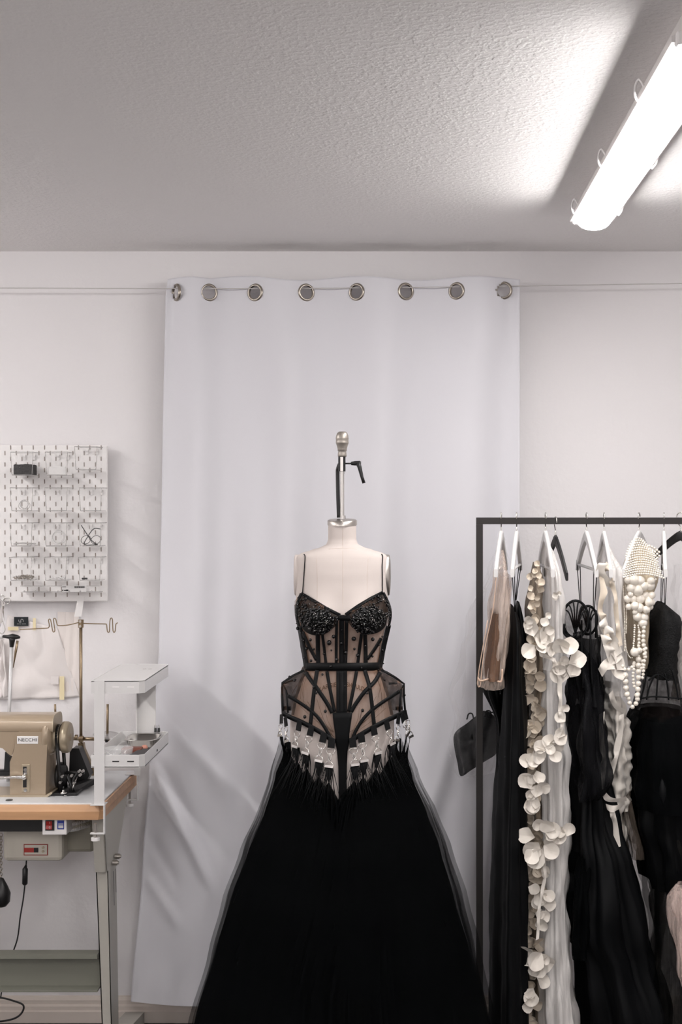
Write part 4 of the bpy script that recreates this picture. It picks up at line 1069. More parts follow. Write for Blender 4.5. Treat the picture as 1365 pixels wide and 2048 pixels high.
for n, cp in enumerate((cupL, cupR)):
    dx_, dy_, rx, ry = dense[n]; cnt = 0; tries = 0
    while cnt < 300 and tries < 9000:
        tries += 1
        x = rnd.uniform(225, 645) if n == 0 else rnd.uniform(700, 1105); y = rnd.uniform(120, 500)
        if not inpoly(x, y, cp): continue
        d = math.hypot((x-dx_)/rx, (y-dy_)/ry)
        if d > 1.05 and rnd.random() > .38: continue
        cnt += 1; r = rnd.uniform(8, 15)/4.55/SD*.85
        p = surf(U, *g5(x, y), .002+.003*rnd.random())
        if cnt % 13 == 0 and nb < 98: m = MB(); bead(m, p, r*1.25); m.build('bead', M_bead, gw); nb += 1
        elif cnt % 9 == 0: silver.ball(p+Vector((0, -.003, 0)), r*.5, 6)
        else: bead(small, p, r)
for path in ([(285, 122), (640, 322)], [(1032, 112), (690, 318)], [(262, 150), (243, 240), (245, 400)], [(1052, 150), (1098, 260), (1088, 400)]):
    for k in range(26):
        t = k/25*(len(path)-1); i = min(int(t), len(path)-2); f_ = t-i; x = path[i][0]*(1-f_)+path[i+1][0]*f_; y = path[i][1]*(1-f_)+path[i+1][1]*f_
        bead(small, surf(U, *g5(x+rnd.uniform(-8, 8), y+rnd.uniform(-8, 12)), .004), rnd.uniform(5, 9)/4.55/SD*.7)
o = small.build('cup_beads', M_bead, gw); o['kind'] = 'stuff'
o = silver.build('cup_sparkle_beads', mat('sparkle_silver', (190, 186, 182), .15, .8), gw); o['kind'] = 'stuff'  # pale metallic balls added to give the jet beads glints
# tabs, rings and snap hooks
chains = [((108, 1285), (105, 1420)), ((150, 1310), (168, 1470)), ((265, 1350), (238, 1520)), ((370, 1395), (330, 1580)), ((485, 1455), (450, 1650)), ((560, 1505), (540, 1700)),
          ((757, 1500), (775, 1685)), ((835, 1455), (855, 1650)), ((950, 1390), (980, 1580)), ((1070, 1340), (1108, 1495)), ((1165, 1290), (1145, 1462)), ((1212, 1270), (1245, 1405)), ((1238, 1250), (1275, 1430))]
def hpt(cx, cy, off=.008): return surf(Lw if cy < 1520 else Lw, *g5(cx, cy), off)
LOW = []
pxw = 1/4.55/SD
for (ax, ay), (bx, by) in chains:
    a, c = hpt(ax, ay), hpt(bx, by, .014); t = (c-a); L = t.length; t.normalize()
    nrm = Vector((a.x-XD, (a.y-YD), 0)).normalized()
    if nrm.y > -.4: nrm = Vector((nrm.x, -.5, 0)).normalized()
    u = t.cross(nrm).normalized(); n_ = u.cross(t).normalized()
    if n_.y > 0: n_ = -n_
    def Q(x, y, z=0): return a+u*x*pxw+t*y*pxw+n_*z
    MB().prism([Q(-30, -62), Q(30, -62), Q(32, 22), Q(-32, 22)], n_*.002).build('strap_tab', M_blk, gw)
    Lp = L/pxw
    ring = [Q(38*sin(q), 45-34*cos(q) if cos(q) < 0 else 40-10*cos(q), .003) for q in [2*PI*k/24 for k in range(24)]]
    MB().tube(ring, 3.6*pxw, 6, closed=True).build('upper_ring', M_chrome, gw)
    m0, m1 = 70, max(95, Lp-52)
    sn = MB().tube([Q(13*sin(q), (m0+m1)/2-(m1-m0)/2*cos(q), .004) for q in [2*PI*k/20 for k in range(20)]], 4.2*pxw, 6, closed=True).build('snap_hook', M_chrome, gw)
    MB().cyl(Q(0, m0-4, .004), Q(0, m0+18, .004), 7*pxw, n=10).build('swivel', M_chrome, sn)
    MB().cyl(Q(-2, m1-10, .004), Q(10, m0+20, .006), 3*pxw, n=8).build('gate', M_chrome, sn)
    Dr = [(-40, 0), (-38, -22), (-24, -42), (0, -50), (24, -42), (38, -22), (40, 0)]
    dr = MB().tube([Q(x, Lp+y, .004) for x, y in Dr], 4*pxw, 6, closed=True).build('d_ring', M_chrome, gw)
    MB().prism([Q(-38, Lp-16, .003), Q(38, Lp-16, .003), Q(38, Lp+6, .003), Q(-38, Lp+6, .003)], n_*.003).build('ring_bar', M_chrome, dr)
    LOW.append((c, bx))
# ---- tulle panels
def skirt(z, th):
    """outer radius of the skirt; th=0 right, pi/2 towards the camera"""
    py = PY0+(H-z)*SD
    wl = interp([(1400, 120), (1480, 134), (1550, 158), (1620, 182), (1700, 213), (1800, 241), (1900, 263), (2048, 299), (2250, 340)], py)[0]
    wr = interp([(1400, 120), (1480, 136), (1550, 163), (1620, 195), (1700, 220), (1800, 242), (1900, 264), (2048, 298), (2250, 340)], py)[0]
    w_ = (wr if cos(th) > 0 else wl)/SD-.022*min(1, max(0, (py-1480)/120))*min(1, max(0, (2050-py)/350))
    d = (w_-.17)*.78+.17-.03 if sin(th) > 0 else (w_-.17)*.62+.15
    return w_*cos(th), d*sin(th)
rnd = random.Random(21)
tops = []
for c, bx in LOW: tops.append((c, math.atan2(-(c.y-YD)/.125, (c.x-XD)/.155)))
for k in range(7):   # ties round the back, hidden from the photo's side but carrying the skirt
    th = PI+(k+.5)*PI/7; tops.append((Vector((XD+.155*cos(th), YD-.12*sin(th), zD(1480))), th))
tops.sort(key=lambda t: t[1] % (2*PI))
nT = len(tops)
front = [t for t in tops]
# spread the panel centres evenly at the hem
angs = [t[1] % (2*PI) for t in tops]
for idx, (c, th) in enumerate(tops):
    th = th % (2*PI)
    nxt = angs[(idx+1) % nT]; prv = angs[idx-1]
    gap = max((nxt-th) % (2*PI), (th-prv) % (2*PI))
    thh = th
    # hem angle: blend to even distribution
    even = angs[0]+2*PI*idx/nT
    for lay in range(2):
        rows = []; NZ = 46; NCc = 34; z0 = c.z; z1 = .015
        ph = rnd.random()*6; hwf = (.30+.05*rnd.random())*(1 if lay == 0 else 1.12)
        fr_n = 5+rnd.random()*3
        for i in range(NZ+1):
            t = (i/NZ)**1.25; z = z0+(z1-z0)*t; dn = z0-z
            wid = .035+hwf*(1-math.exp(-dn/.12))
            tcen = thh+(even-thh)*min(1, dn/.55)*(.6 if 0 < th < PI else 1)
            k1 = min(1, dn/.10); k1 = k1*k1*(3-2*k1)
            r = []
            for j in range(NCc+1):
                s_ = -1+2*j/NCc; a = tcen+s_*wid
                x, y = skirt(z, a); fold = (.004+.026*min(1, dn/.6))*sin(s_*fr_n*PI*.9+ph+.8*N(s_*2, z*3, idx))+.008*N(s_*9, z*2, idx+lay*9)*min(1, dn/.3)
                sc = 1-.045-.03*lay-.05*(1-min(1, dn/.3))*0; rad = math.hypot(x, y); x *= (rad*sc+fold-.018)/rad; y *= (rad*sc+fold-.018)/rad
                q = Vector((XD+x, YD-y, z)); p0 = Vector((c.x+s_*.011*sin(thh), c.y+s_*.011*cos(thh), z))
                # follow the body outward when leaving the ring
                r.append(p0.lerp(q, k1))
            rows.append(r)
        MB().grid(rows).build('tulle_panel', M_tulle, gw)
# gathered strands just below each ring
for c, bx in LOW:
    if bx < 200 or bx > 1140: continue
    b = MB()
    for k in range(16):
        s_ = -1+2*k/15; L_ = rnd.uniform(.06, .13); sp = rnd.uniform(.8, 1.5)
        e = c+Vector((s_*.030*sp+(c.x-XD)*.18, -.010-.012*rnd.random(), -L_))
        b.tube(crom([c+Vector((s_*.009, -.002, -.001)), c+Vector((s_*.013*sp, -.007, -L_*.35)), e], 3), [.0011]*3+[.0008]*2+[.0004]*2, 4)
    b.build('gather_strands', M_blk, gw)
# inner lining: starts lower, scalloped
rows = []; NC = 220
for i in range(40):
    r = []
    for j in range(NC):
        a = 2*PI*j/NC; top = zD(interp([(0, 1648), (.4, 1622), (.7, 1588), (1.0, 1550), (1.3, 1515), (1.6, 1500)], abs(a-PI/2))[0]+12*sin(a*23)) if 0 < a < PI else zD(1500)
        z = top+(.012-top)*i/39; x, y = skirt(z, a); rad = math.hypot(x, y)
        k = max(.140, rad*.90-.03+.014*sin(a*17+z*2)+.008*sin(a*31))/rad; r.append(Vector((XD+x*k, YD-y*k, z)))
    rows.append(r)
MB().grid(rows, closed=True).build('skirt_lining', M_gownblk, gw)
# outer floating layers
for lay in range(2):
    rows = []
    for i in range(44):
        r = []
        for j in range(241):
            a = -.55+(PI+1.1)*j/240; cc = abs(cos(a)); top = zD(1478+(1-cc)**1.0*150+10*sin(a*13))
            z = top+(.008-top)*i/43; x, y = skirt(z, a); rad = math.hypot(x, y); dn = top-z
            lf = 1+(.05 if cos(a) > 0 else .012)*sin(PI*min(1, max(0, (H-z-.62)/.7)))*cc
            k = lf*(rad+(.010 if lay else -.002)+(.010*sin(a*(15+4*lay)+lay+1.5*N(a, z*2))+.006*sin(a*37+lay))*min(1, dn/.4)-.010*(1-min(1, dn/.2))-.010)/rad
            r.append(Vector((XD+x*k, YD-y*k, z)))
        rows.append(r)
    MB().grid(rows).build('outer_tulle', M_tulle2, gw)
# ---------------------------------------------------------------- clothes rail
YR = 4.05; SR = F/YR
def XR_(px): return (px-PX0)/SR
def ZR(py): return H+(PY0-py)/SR
rk = thing('clothes_rack', (XR_(1250), YR, 0), 'black square tube clothes rail full of garments along the right side', 'clothes rack')
bt = .019
zt = ZR(1035); xl = XR_(953)
RX1 = 1.55
MB().box((xl, YR-bt/2, zt-bt), (RX1, YR+bt/2, zt)).build('top_bar', M_blackm, rk, bevel=.001)
for x in (xl, RX1-bt):
    MB().box((x, YR-bt/2, .025), (x+bt, YR+bt/2, zt-bt)).build('upright', M_blackm, rk, bevel=.001)
    MB().box((x, YR-.24, .003), (x+bt, YR+.24, .025)).build('foot_bar', M_blackm, rk, bevel=.001)
MB().box((xl+bt, YR-bt/2, .06), (RX1-bt, YR+bt/2, .079)).build('bottom_bar', M_blackm, rk)

# ---------------------------------------------------------------- hangers
def make_hanger(name, m, label, thick=.0054, L=.205, drop=.098, bar=True):
    """built hanging at the origin of x, arms along y; root at the hook"""
    x, y, z = 0, YR, zt
    t = thing(name, (x, y, z), label, 'hanger', 'hangers on the clothes rail')
    pts = []
    for k in range(11):
        a = PI*1.12-PI*1.25*k/10; pts.append(Vector((x, y+.0125*cos(a), z+.0015+.0125*sin(a)*1.0)))
    pts = pts+[Vector((x, y+.012, z-.010)), Vector((x, y+.004, z-.022)), Vector((x, y, z-.030)), Vector((x, y, z-.052))]
    MB().tube(crom(pts, 3), .0017, 8).build('hook', M_chrome, t)
    for s in (-1, 1):
        rows = []
        for i in range(9):
            q = i/8; yy = y+s*L*q; zz = z-.050-drop*(q**1.25); h = .022*(1-.25*q)+.004
            n = [(-thick, -h/2), (-thick, h/2-.003), (-thick*.6, h/2), (thick*.6, h/2), (thick, h/2-.003), (thick, -h/2), (thick*.6, -h/2-.002), (-thick*.6, -h/2-.002)]
            rows.append([Vector((x+a, yy, zz+b_)) for a, b_ in n])
        g = MB().grid(rows, closed=True, smooth=False); g.add(rows[-1], [tuple(range(8))], False); g.build('arm', m, t)
    MB().bbox((x, y, z-.053), (thick*2.3, .024, .022)).build('neck', m, t, bevel=.002)
    if bar: MB().tube([(x, y-L*.93, z-.050-drop*.93), (x, y+L*.93, z-.050-drop*.93)], .0042, 10).build('trouser_bar', m, t)
    return t
hw0 = make_hanger('clothes_hanger', M_white, 'x')
HANG = [(1003, 992, 'white hanger nearest the left upright, carrying the beige organza piece'),
        (1034, 1025, 'second white hanger from the left, carrying the long plain black gown'),
        (1092, 1106, 'white hanger carrying the white petal and tulle gown'),
        (1174, 1193, 'white hanger turned to show both arms above the strapless black dress'),
        (1209, 1222, 'white hanger over the ivory ruffled garment'),
        (1279, 1249, 'white hanger almost hidden under the pearl cape'),
        (1329, 1331, 'white hanger above the black lace bodice')]
HX = []
for n, (hx_, fx, lab) in enumerate(HANG):
    X = XR_(hx_); yf = YR-.195; Xf = (fx-PX0)*yf/F
    ang = math.asin(max(-.9, min(.9, (Xf-X)/.205)))
    if n == 0: h = hw0; h.location = (X, YR, zt); h.rotation_euler.z = ang; h['label'] = lab
    else: h = dup(hw0, rotz=ang, label=lab); h.location = (X, YR, zt)
    HX.append((X, ang))
def hpos(n, s, dz=0):
    """world point near an arm end: s=-1 front, 1 back"""
    X, a = HX[n]; return Vector((X-sin(a)*.185*s, YR+cos(a)*.185*s, zt-.135+dz))
hb = make_hanger('clothes_hanger', M_black, 'small empty black hanger between the petal gown and the strapless black dress', .004, .12, .10, False)
hb.location = (XR_(1112), YR, zt-.012); hb.rotation_euler.z = .16
hb2 = dup(hb, rotz=.9, label='black hanger at the right frame edge with sheer plastic hanging from it'); hb2.location = (XR_(1362), YR+.0, zt-.0)

# ---------------------------------------------------------------- garment helpers
def gtube(levels, name, m, parent, nf=9, seed=0, n=64, hd=.17, amp=.010, drift=1.0, rough=.006, solid=0, Yc=YR, step=12, noise_s=14, arc=None):
    """hanging garment: levels (py, left px, right px[, half depth]) -> tube with folds"""
    rows = []; py0, py1 = levels[0][0], levels[-1][0]; k = max(6, int((py1-py0)/step))
    lv = [(l[0], l[1], l[2], l[3] if len(l) > 3 else hd) for l in levels]
    for i in range(k+1):
        py = py0+(py1-py0)*i/k; a, b_, d_ = interp(lv, py); z = max(.012, H+(PY0-py)*Yc/F); f = min(1, i/k*4+.15)
        x0, x1 = (a-PX0)*Yc/F, (b_-PX0)*Yc/F; cx, hw_ = (x0+x1)/2, (x1-x0)/2; r = []
        for j in range(n if arc is None else n+1):
            q = 2*PI*j/n if arc is None else arc[0]+(arc[1]-arc[0])*j/n
            c_, s_ = cos(q), sin(q)
            fold = f*(amp*sin(nf*q+seed+drift*z*3)+amp*.5*sin((nf*2+1)*q+seed*2-z*4))+rough*N(c_*2+seed, s_*2+z*noise_s*.5, z*noise_s)*2
            rx = max(.002, hw_-amp*.4+fold*min(1, hw_/.03)); ry = d_+fold
            r.append(Vector((cx+rx*math.copysign(abs(c_)**.8, c_), Yc-ry*math.copysign(abs(s_)**.8, s_), z)))
        rows.append(r)
    return MB().grid(rows, closed=arc is None).build(name, m, parent, solid=solid)
def petal(mb, c, r, nrm, roll, cup=.35, rs=None):
    """cupped round petal of radius r, base at c, opening along roll direction"""
    n = Vector(nrm).normalized(); u = n.orthogonal().normalized(); w_ = n.cross(u)
    u, w_ = u*cos(roll)+w_*sin(roll), w_*cos(roll)-u*sin(roll)
    rows = []; sd = rs or rnd
    ph = sd.random()*6; wa = sd.uniform(.06, .2); c = Vector(c)
    for i in range(6):
        t = i/5; row = []
        for k in range(18):
            a = 2*PI*k/18; x = r*t*sin(a)*.95; y = r*(1+t*cos(a))
            pinch = min(1, (y/r)*1.3); x *= pinch**.6; d = math.hypot(x, y-r)/r
            h = cup*r*(d*d*1.3)+wa*r*t*t*sin(3*a+ph)-.30*r*math.exp(-(x/(.28*r))**2)*(1-y/(2.2*r))
            row.append(c+u*x+w_*(y-.25*r)+n*h)
        rows.append(row+[row[0]])
    mb.grid(rows)
def ruffle(mb, pts, w_, nrm, waves=3.0, amp=.008, side=1, n=7):
    """wavy strip along pts standing out sideways"""
    q = crom(pts, n); L = 0; rows = []
    for i, p in enumerate(q):
        t = (q[min(i+1, len(q)-1)]-q[max(0, i-1)]).normalized(); L += (q[i]-q[i-1]).length if i else 0
        s_ = t.cross(Vector(nrm)).normalized()*side
        row = []
        for k in range(5):
            v = k/4; h = amp*v*sin(L*waves*100*.6+1.3*sin(L*40))
            row.append(p+s_*w_*v*(1+.15*sin(L*90))+Vector(nrm)*h+t*amp*.7*v*cos(L*waves*100*.6))
        rows.append(row)
    mb.grid(rows)
rnd = random.Random(77)
FRONT = Vector((0, -1, 0))

# 1 beige organza piece
t = thing('organza_garment', hpos(0, 0, -.4), 'beige see-through organza piece with a brown panel, first on the left of the rail', 'garment')
gtube([(1100, 1001, 1008, .03), (1125, 994, 1010, .14), (1150, 990, 1015, .19), (1250, 976, 1014, .18), (1355, 960, 1004, .17), (1366, 957, 1003, .17)], 'organza_layer', M_organza, t, nf=5, amp=.004, seed=1)
gtube([(1150, 1000, 1022, .15), (1230, 990, 1020, .13), (1330, 985, 1012, .13), (1362, 985, 1004, .13)], 'outer_layer', M_organza, t, nf=4, amp=.005, seed=4)
gtube([(1222, 982, 998, .10), (1300, 975, 998, .10), (1355, 968, 998, .10)], 'brown_panel', net('brown_net', (112, 86, 70), .8, .1), t, nf=4, amp=.002, seed=2, Yc=YR-.09)
b = MB(); q = [r1(x, y, YR-.17) for x, y in ((216, 945), (232, 962), (290, 950), (345, 965), (352, 895))]; b.tube(crom(q, 5), .0028, 6); b.tube(crom([r1(x, y, YR-.17) for x, y in ((318, 380), (300, 560), (250, 800), (228, 985), (216, 940), (270, 620))], 6), .0014, 5)
b.build('bound_edge', mat('beige_binding', (212, 182, 160), .7), t)
# 2 long black gown
t = thing('black_gown', (XR_(1025), YR, 0), 'long plain black gown hanging by thin straps, second on the rail from the left', 'gown')
for s in (-1, 1):
    e = hpos(1, s); dn = Vector((XR_(1025 if s < 0 else 1037), YR+s*.10, ZR(1218 if s < 0 else 1205)))
    MB().tube([e+Vector((-.003, 0, 0)), dn], .0014, 5).build('strap', M_blk, t); MB().tube([e+Vector((.004, 0, 0)), dn+Vector((.002, 0, 0))], .0014, 5).build('strap', M_blk, t)
gtube([(1210, 1021, 1027, .06), (1230, 1017, 1037, .13), (1260, 1013, 1041, .16), (1330, 1007, 1045, .17), (1500, 999, 1049, .18), (1700, 989, 1052, .19), (1900, 982, 1052, .2), (2180, 974, 1054, .2)], 'gown_body', M_gownblk, t, nf=6, amp=.008, seed=3, drift=.4, rough=.002)
gtube([(1203, 1034, 1039, .04), (1222, 1031, 1045, .06), (1260, 1032, 1052, .07), (1290, 1032, 1056, .08), (1500, 1034, 1058, .08)], 'back_bodice', M_gownblk, t, nf=3, amp=.003, seed=5, rough=.001, Yc=YR+.10)
# narrow side panel below the organza piece (black cloth behind the upright)
t = thing('black_cloth', r1(280, 1069, 4.14), 'narrow black cloth hanging behind the beige organza piece', 'garment')
gtube([(1362, 962, 1000, .05), (1378, 966, 1001, .05), (1440, 992, 1002, .05), (1530, 997, 1003, .05)], 'cloth_body', M_gownblk, t, nf=3, amp=.003, Yc=4.12)

# 3 cream petal gown behind and white petal gown in front
t = thing('cream_petal_gown', (XR_(1064), YR+.06, 0), 'cream gown covered in silk petals, hanging behind the white petal gown', 'gown')
gtube([(1125, 1068, 1078, .05), (1160, 1063, 1085, .12), (1220, 1052, 1085, .14), (1500, 1050, 1085, .14), (1800, 1052, 1086, .14), (2150, 1052, 1090, .14)], 'sheer_base', net('cream_net', (150, 135, 118), .75, .15), t, nf=7, amp=.004, seed=8, Yc=YR+.06)
b = []
for k in range(150):
    py = 1132+k*6.2; x0_ = interp([(1130, 1066), (1200, 1060), (1300, 1050), (1400, 1048), (2060, 1052)], py)[0]; x1_ = interp([(1130, 1082), (1300, 1074), (2060, 1074)], py)[0]
    p = P(rnd.uniform(x0_, x1_), py, YR-.09-.02*rnd.random()); n = Vector((rnd.uniform(-.8, .5), -1, rnd.uniform(-.5, .5)))
    m_ = MB(); petal(m_, p, rnd.uniform(.009, .014) if py < 1300 else rnd.uniform(.013, .021), n, rnd.uniform(0, 6.28), .4)
    b.append(m_)
for m_ in b[:99]: m_.build('petal', M_cream, t)
m_ = MB()
for q in b[99:]: m_.add(q.v, q.f)
m_.build('petals', M_cream, t)['kind'] = 'stuff'
t = thing('white_petal_gown', (XR_(1110), YR-.05, 0), 'white tulle gown with large silk petals and ruffles spiralling down its front', 'gown')
gtube([(1080, 1090, 1097, .02), (1105, 1088, 1108, .08), (1150, 1090, 1116, .18), (1200, 1092, 1122, .17), (1270, 1088, 1126, .17), (1330, 1078, 1128, .17)], 'sheer_bodice', M_wtulle, t, nf=9, amp=.005, seed=1)
gtube([(1290, 1078, 1118, .10), (1400, 1074, 1122, .13), (1500, 1074, 1136, .14), (1600, 1078, 1134, .14), (1700, 1076, 1134, .14), (1800, 1076, 1130, .15), (1900, 1074, 1136, .15), (2000, 1072, 1150, .17), (2150, 1070, 1166, .18)], 'sheer_skirt', M_wtulle, t, nf=11, amp=.007, seed=2)
gtube([(1300, 1076, 1112, .08), (1500, 1080, 1126, .09), (1800, 1084, 1126, .10), (2150, 1080, 1150, .11)], 'sheer_underskirt', M_wtulle, t, nf=13, amp=.006, seed=5)
def big(lst, conv, Y, m, par, smin, smax):
    for (x, y, s_) in lst:
        for q in range(2 if rnd.random() < .38 else 1):
            if len([c for c in par.children if c.name.startswith('petal')]) > 98: return
            m_ = MB(); petal(m_, conv(x+rnd.uniform(-8, 8), y+rnd.uniform(-8, 8), Y+.004-.014*rnd.random()), s_/2.8144/SR*(.5 if q else .68), Vector((rnd.uniform(-.6, .6), -1, rnd.uniform(-.4, .6))), rnd.uniform(0, 6.28), .32); m_.build('petal', m, par)
YPf = YR-.19
big([(540, 650, 60), (500, 640, 40), (525, 700, 60), (570, 740, 80), (530, 770, 70), (600, 690, 60), (620, 760, 75), (680, 760, 80), (715, 800, 75), (730, 860, 80), (725, 920, 85), (700, 940, 70), (740, 930, 60), (690, 870, 60), (650, 800, 60), (590, 800, 50), (675, 490, 30), (665, 470, 30), (600, 610, 40)], r1, YPf, M_ivory, t, 0, 0)
big([(690, 120, 35), (700, 180, 50), (705, 250, 60), (690, 290, 65), (650, 300, 60), (640, 340, 55), (600, 330, 60), (590, 390, 60), (545, 330, 60), (560, 410, 55), (520, 420, 60), (540, 460, 55), (500, 490, 60), (510, 550, 70), (540, 600, 70), (500, 610, 70), (560, 560, 60), (540, 660, 50)], r2, YPf, M_ivory, t, 0, 0)
big([(575, 770, 55), (600, 800, 70), (640, 780, 65), (690, 790, 70), (670, 830, 75), (720, 820, 55), (710, 780, 50), (550, 860, 80), (520, 830, 70), (570, 900, 85), (600, 880, 70), (540, 900, 70)], r2, YPf, M_ivory, t, 0, 0)
big([(570, 15, 70), (610, 130, 40), (505, 215, 50), (540, 250, 60), (560, 270, 50), (595, 235, 55), (600, 270, 45), (590, 310, 55), (575, 335, 40), (560, 390, 50), (560, 440, 55), (520, 580, 85), (560, 590, 85), (570, 640, 70), (520, 640, 75), (530, 700, 70), (550, 730, 60), (525, 790, 65), (530, 850, 70)], r3, YPf+.03, M_ivory, t, 0, 0)
ruffles = []
def add_r(*a):
    m_ = MB(); ruffle(m_, *a); ruffles.append(m_)
add_r([r1(650, 830, YPf-.005), r1(685, 940, YPf-.005), r1(690, 1060, YPf-.005), r2(690, 100, YPf-.005), r2(700, 200, YPf-.005), r2(660, 300, YPf-.005)], .011, FRONT, 2.2, .006, 1)
add_r([r1(560, 800, YPf-.002), r1(600, 812, YPf-.006), r1(650, 840, YPf-.008), r1(685, 930, YPf-.005)], .010, FRONT, 2.4, .006, 1)
add_r([r3(595, 40, YPf), r3(600, 160, YPf), r3(570, 320, YPf), r3(560, 500, YPf)], .008, FRONT, 2.4, .006, 1)
for m_ in ruffles: m_.build('gathered_ruffle', M_ivory, t)
ruffles.clear()

# 4 strapless black corset dress
t = thing('black_corset_dress', (XR_(1160), YR, 0), 'strapless black boned corset dress with gauzy organza skirt hanging by ribbon loops', 'dress')
for s in (-1, 1):
    e = hpos(3, s); dn = r1(793 if s > 0 else 868, 520 if s > 0 else 560, YR+s*.12)
    for d_ in (-.005, .005): MB().tube([e+Vector((d_, 0, .006)), dn+Vector((d_*.3, 0, 0))], .0014, 5).build('strap', M_blk, t)
# cups with ribs
def cupshell(cx, cy, rx, ry, Y, par, flip=1):
    rows = []
    for i in range(9):
        s_ = i/8; rows.append([r1(cx+rx*s_*cos(a), cy+ry*s_*sin(a), Y-.045*(1-s_*s_)) for a in [2*PI*k/28 for k in range(28)]])
    MB().grid(rows, closed=True).build('cup', M_mesh, par)
    b = MB()
    for k in range(6):
        a = -2.6+k*.42; b.tube(crom([r1(cx+rx*.0, cy+ry*.8, Y-.03), r1(cx+rx*.55*cos(a), cy+ry*.55*sin(a), Y-.036), r1(cx+rx*cos(a), cy+ry*sin(a), Y-.003)], 5), .0022, 5)
    b.tube([r1(cx+rx*cos(a), cy+ry*sin(a), Y-.002) for a in [2*PI*k/28 for k in range(28)]], .0036, 6, closed=True)
    b.build('cup_boning', M_blk, par)
cupshell(765, 615, 72, 105, YR-.12, t); cupshell(835, 620, 52, 80, YR-.05, t)
gtube([(1270, 1152, 1195, .12), (1300, 1150, 1196, .13), (1350, 1154, 1200, .13), (1400, 1156, 1204, .14)], 'corset_body', M_blkorg, t, nf=9, amp=.004, seed=3)
b = MB()
for x0_, x1_ in ((720, 770), (800, 800), (850, 850), (880, 905)): b.tube(crom([r1(x0_, 620 if x0_ != 720 else 690, YR-.135), r1((x0_+x1_)/2, 760, YR-.14), r1(x1_+10, 1000, YR-.145)], 5), .003, 5, flat=.5)
b.build('boning', M_blk, t)
b = MB(); b.tube(crom([r1(x, y, YR-.15) for x, y in ((702, 640), (700, 690), (735, 720), (770, 700))], 5), .004, 6); b.tube([r1(880, 565, YR-.1), r1(880, 720, YR-.12)], .003, 6); b.build('neckline_edge', M_blk, t)
gtube([(1285, 1146, 1165, .05), (1330, 1142, 1190, .12), (1400, 1143, 1200, .17), (1450, 1142, 1205, .18), (1520, 1136, 1212, .19), (1560, 1134, 1204, .19), (1578, 1138, 1190, .18)], 'organza_overskirt', M_blkorg, t, nf=6, amp=.012, seed=12, rough=.014, noise_s=10)
gtube([(1420, 1146, 1200, .12), (1560, 1145, 1212, .14), (1640, 1143, 1225, .15), (1700, 1141, 1250, .17), (1800, 1130, 1280, .18), (1850, 1128, 1290, .18), (1900, 1158, 1300, .18), (2000, 1165, 1330, .19), (2160, 1170, 1350, .2)], 'long_skirt', M_gownblk, t, nf=8, amp=.016, seed=6, rough=.01, noise_s=6)
gtube([(1690, 1138, 1180, .16), (1800, 1126, 1170, .19), (1880, 1132, 1160, .19)], 'net_edge', M_tulle, t, nf=5, amp=.01, seed=2, rough=.01)

# 5 ivory ruffled garment
t = thing('ivory_ruffle_blouse', (XR_(1225), YR, ZR(1700)), 'crumpled ivory silk garment with long ruffles, left of the pearl cape', 'garment')
gtube([(1085, 1208, 1216, .03), (1110, 1205, 1225, .10), (1135, 1202, 1238, .18), (1200, 1200, 1238, .18), (1300, 1205, 1243, .17), (1380, 1210, 1250, .15)], 'sheer_bodice', M_wtulle, t, nf=8, amp=.005, seed=5)
gtube([(1370, 1209, 1238, .10), (1440, 1207, 1250, .12), (1500, 1213, 1252, .11), (1560, 1208, 1254, .10), (1600, 1209, 1254, .10), (1612, 1213, 1245, .10)], 'silk_body', M_ivory, t, nf=5, amp=.006, seed=9, rough=.009, noise_s=44, step=5)
gtube([(1580, 1226, 1254, .06), (1640, 1234, 1252, .06), (1695, 1240, 1246, .05)], 'silk_tail', M_ivory, t, nf=4, amp=.006, seed=2, rough=.012, noise_s=18)
YI = YR-.19
add_r([r1(940, 290, YI), r1(900, 360, YI), r1(905, 450, YI), r1(890, 560, YI), r1(915, 640, YI), r1(930, 760, YI)], .016, FRONT, 1.5, .012, -1)
add_r([r1(975, 380, YI), r1(1000, 480, YI), r1(1010, 600, YI), r1(1030, 760, YI)], .012, FRONT, 1.8, .009, 1)
for m_ in ruffles: m_.build('narrow_ruffle', M_cream, t)
ruffles.clear()
b = MB()
for pts in ([(935, 600), (960, 680), (1000, 720), (1030, 800)], [(905, 700), (930, 780), (980, 830), (1000, 900)], [(920, 760), (950, 850), (980, 930), (1030, 960)], [(930, 640), (925, 740), (960, 800), (940, 900)], [(915, 940), (960, 880), (1000, 860), (1030, 830)], [(950, 300), (930, 340), (960, 390), (990, 400)]):
    add_r([r1(x, y, YI-.004) for x, y in pts], .022, FRONT, 1.1, .016, 1 if pts[0][0] > 930 else -1)
for m_ in ruffles: m_.build('wide_ruffle', M_ivory, t)
ruffles.clear()
b = MB()
for pts in ([(975, 0), (990, 50), (1010, 90), (1050, 110)], [(930, 120), (925, 260), (940, 400), (925, 560)], [(1040, 130), (1030, 260), (1000, 400), (960, 540)], [(925, 560), (960, 600), (1000, 610), (1050, 600)], [(935, 640), (970, 650), (1010, 645), (1040, 620)], [(980, 660), (1000, 740), (1010, 800), (1020, 880)]):
    add_r([r2(x, y, YI+.05) for x, y in pts], .014, FRONT, 1.1, .012, 1)
for m_ in ruffles: m_.build('lower_ruffle', M_ivory, t)
ruffles.clear()
gtube([(1470, 1232, 1258, .08), (1580, 1225, 1256, .10), (1700, 1245, 1284, .12)], 'brown_net_insert', net('taupe_net', (92, 82, 74), .6, .2), t, nf=8, amp=.008, seed=9, Yc=YR+.03)

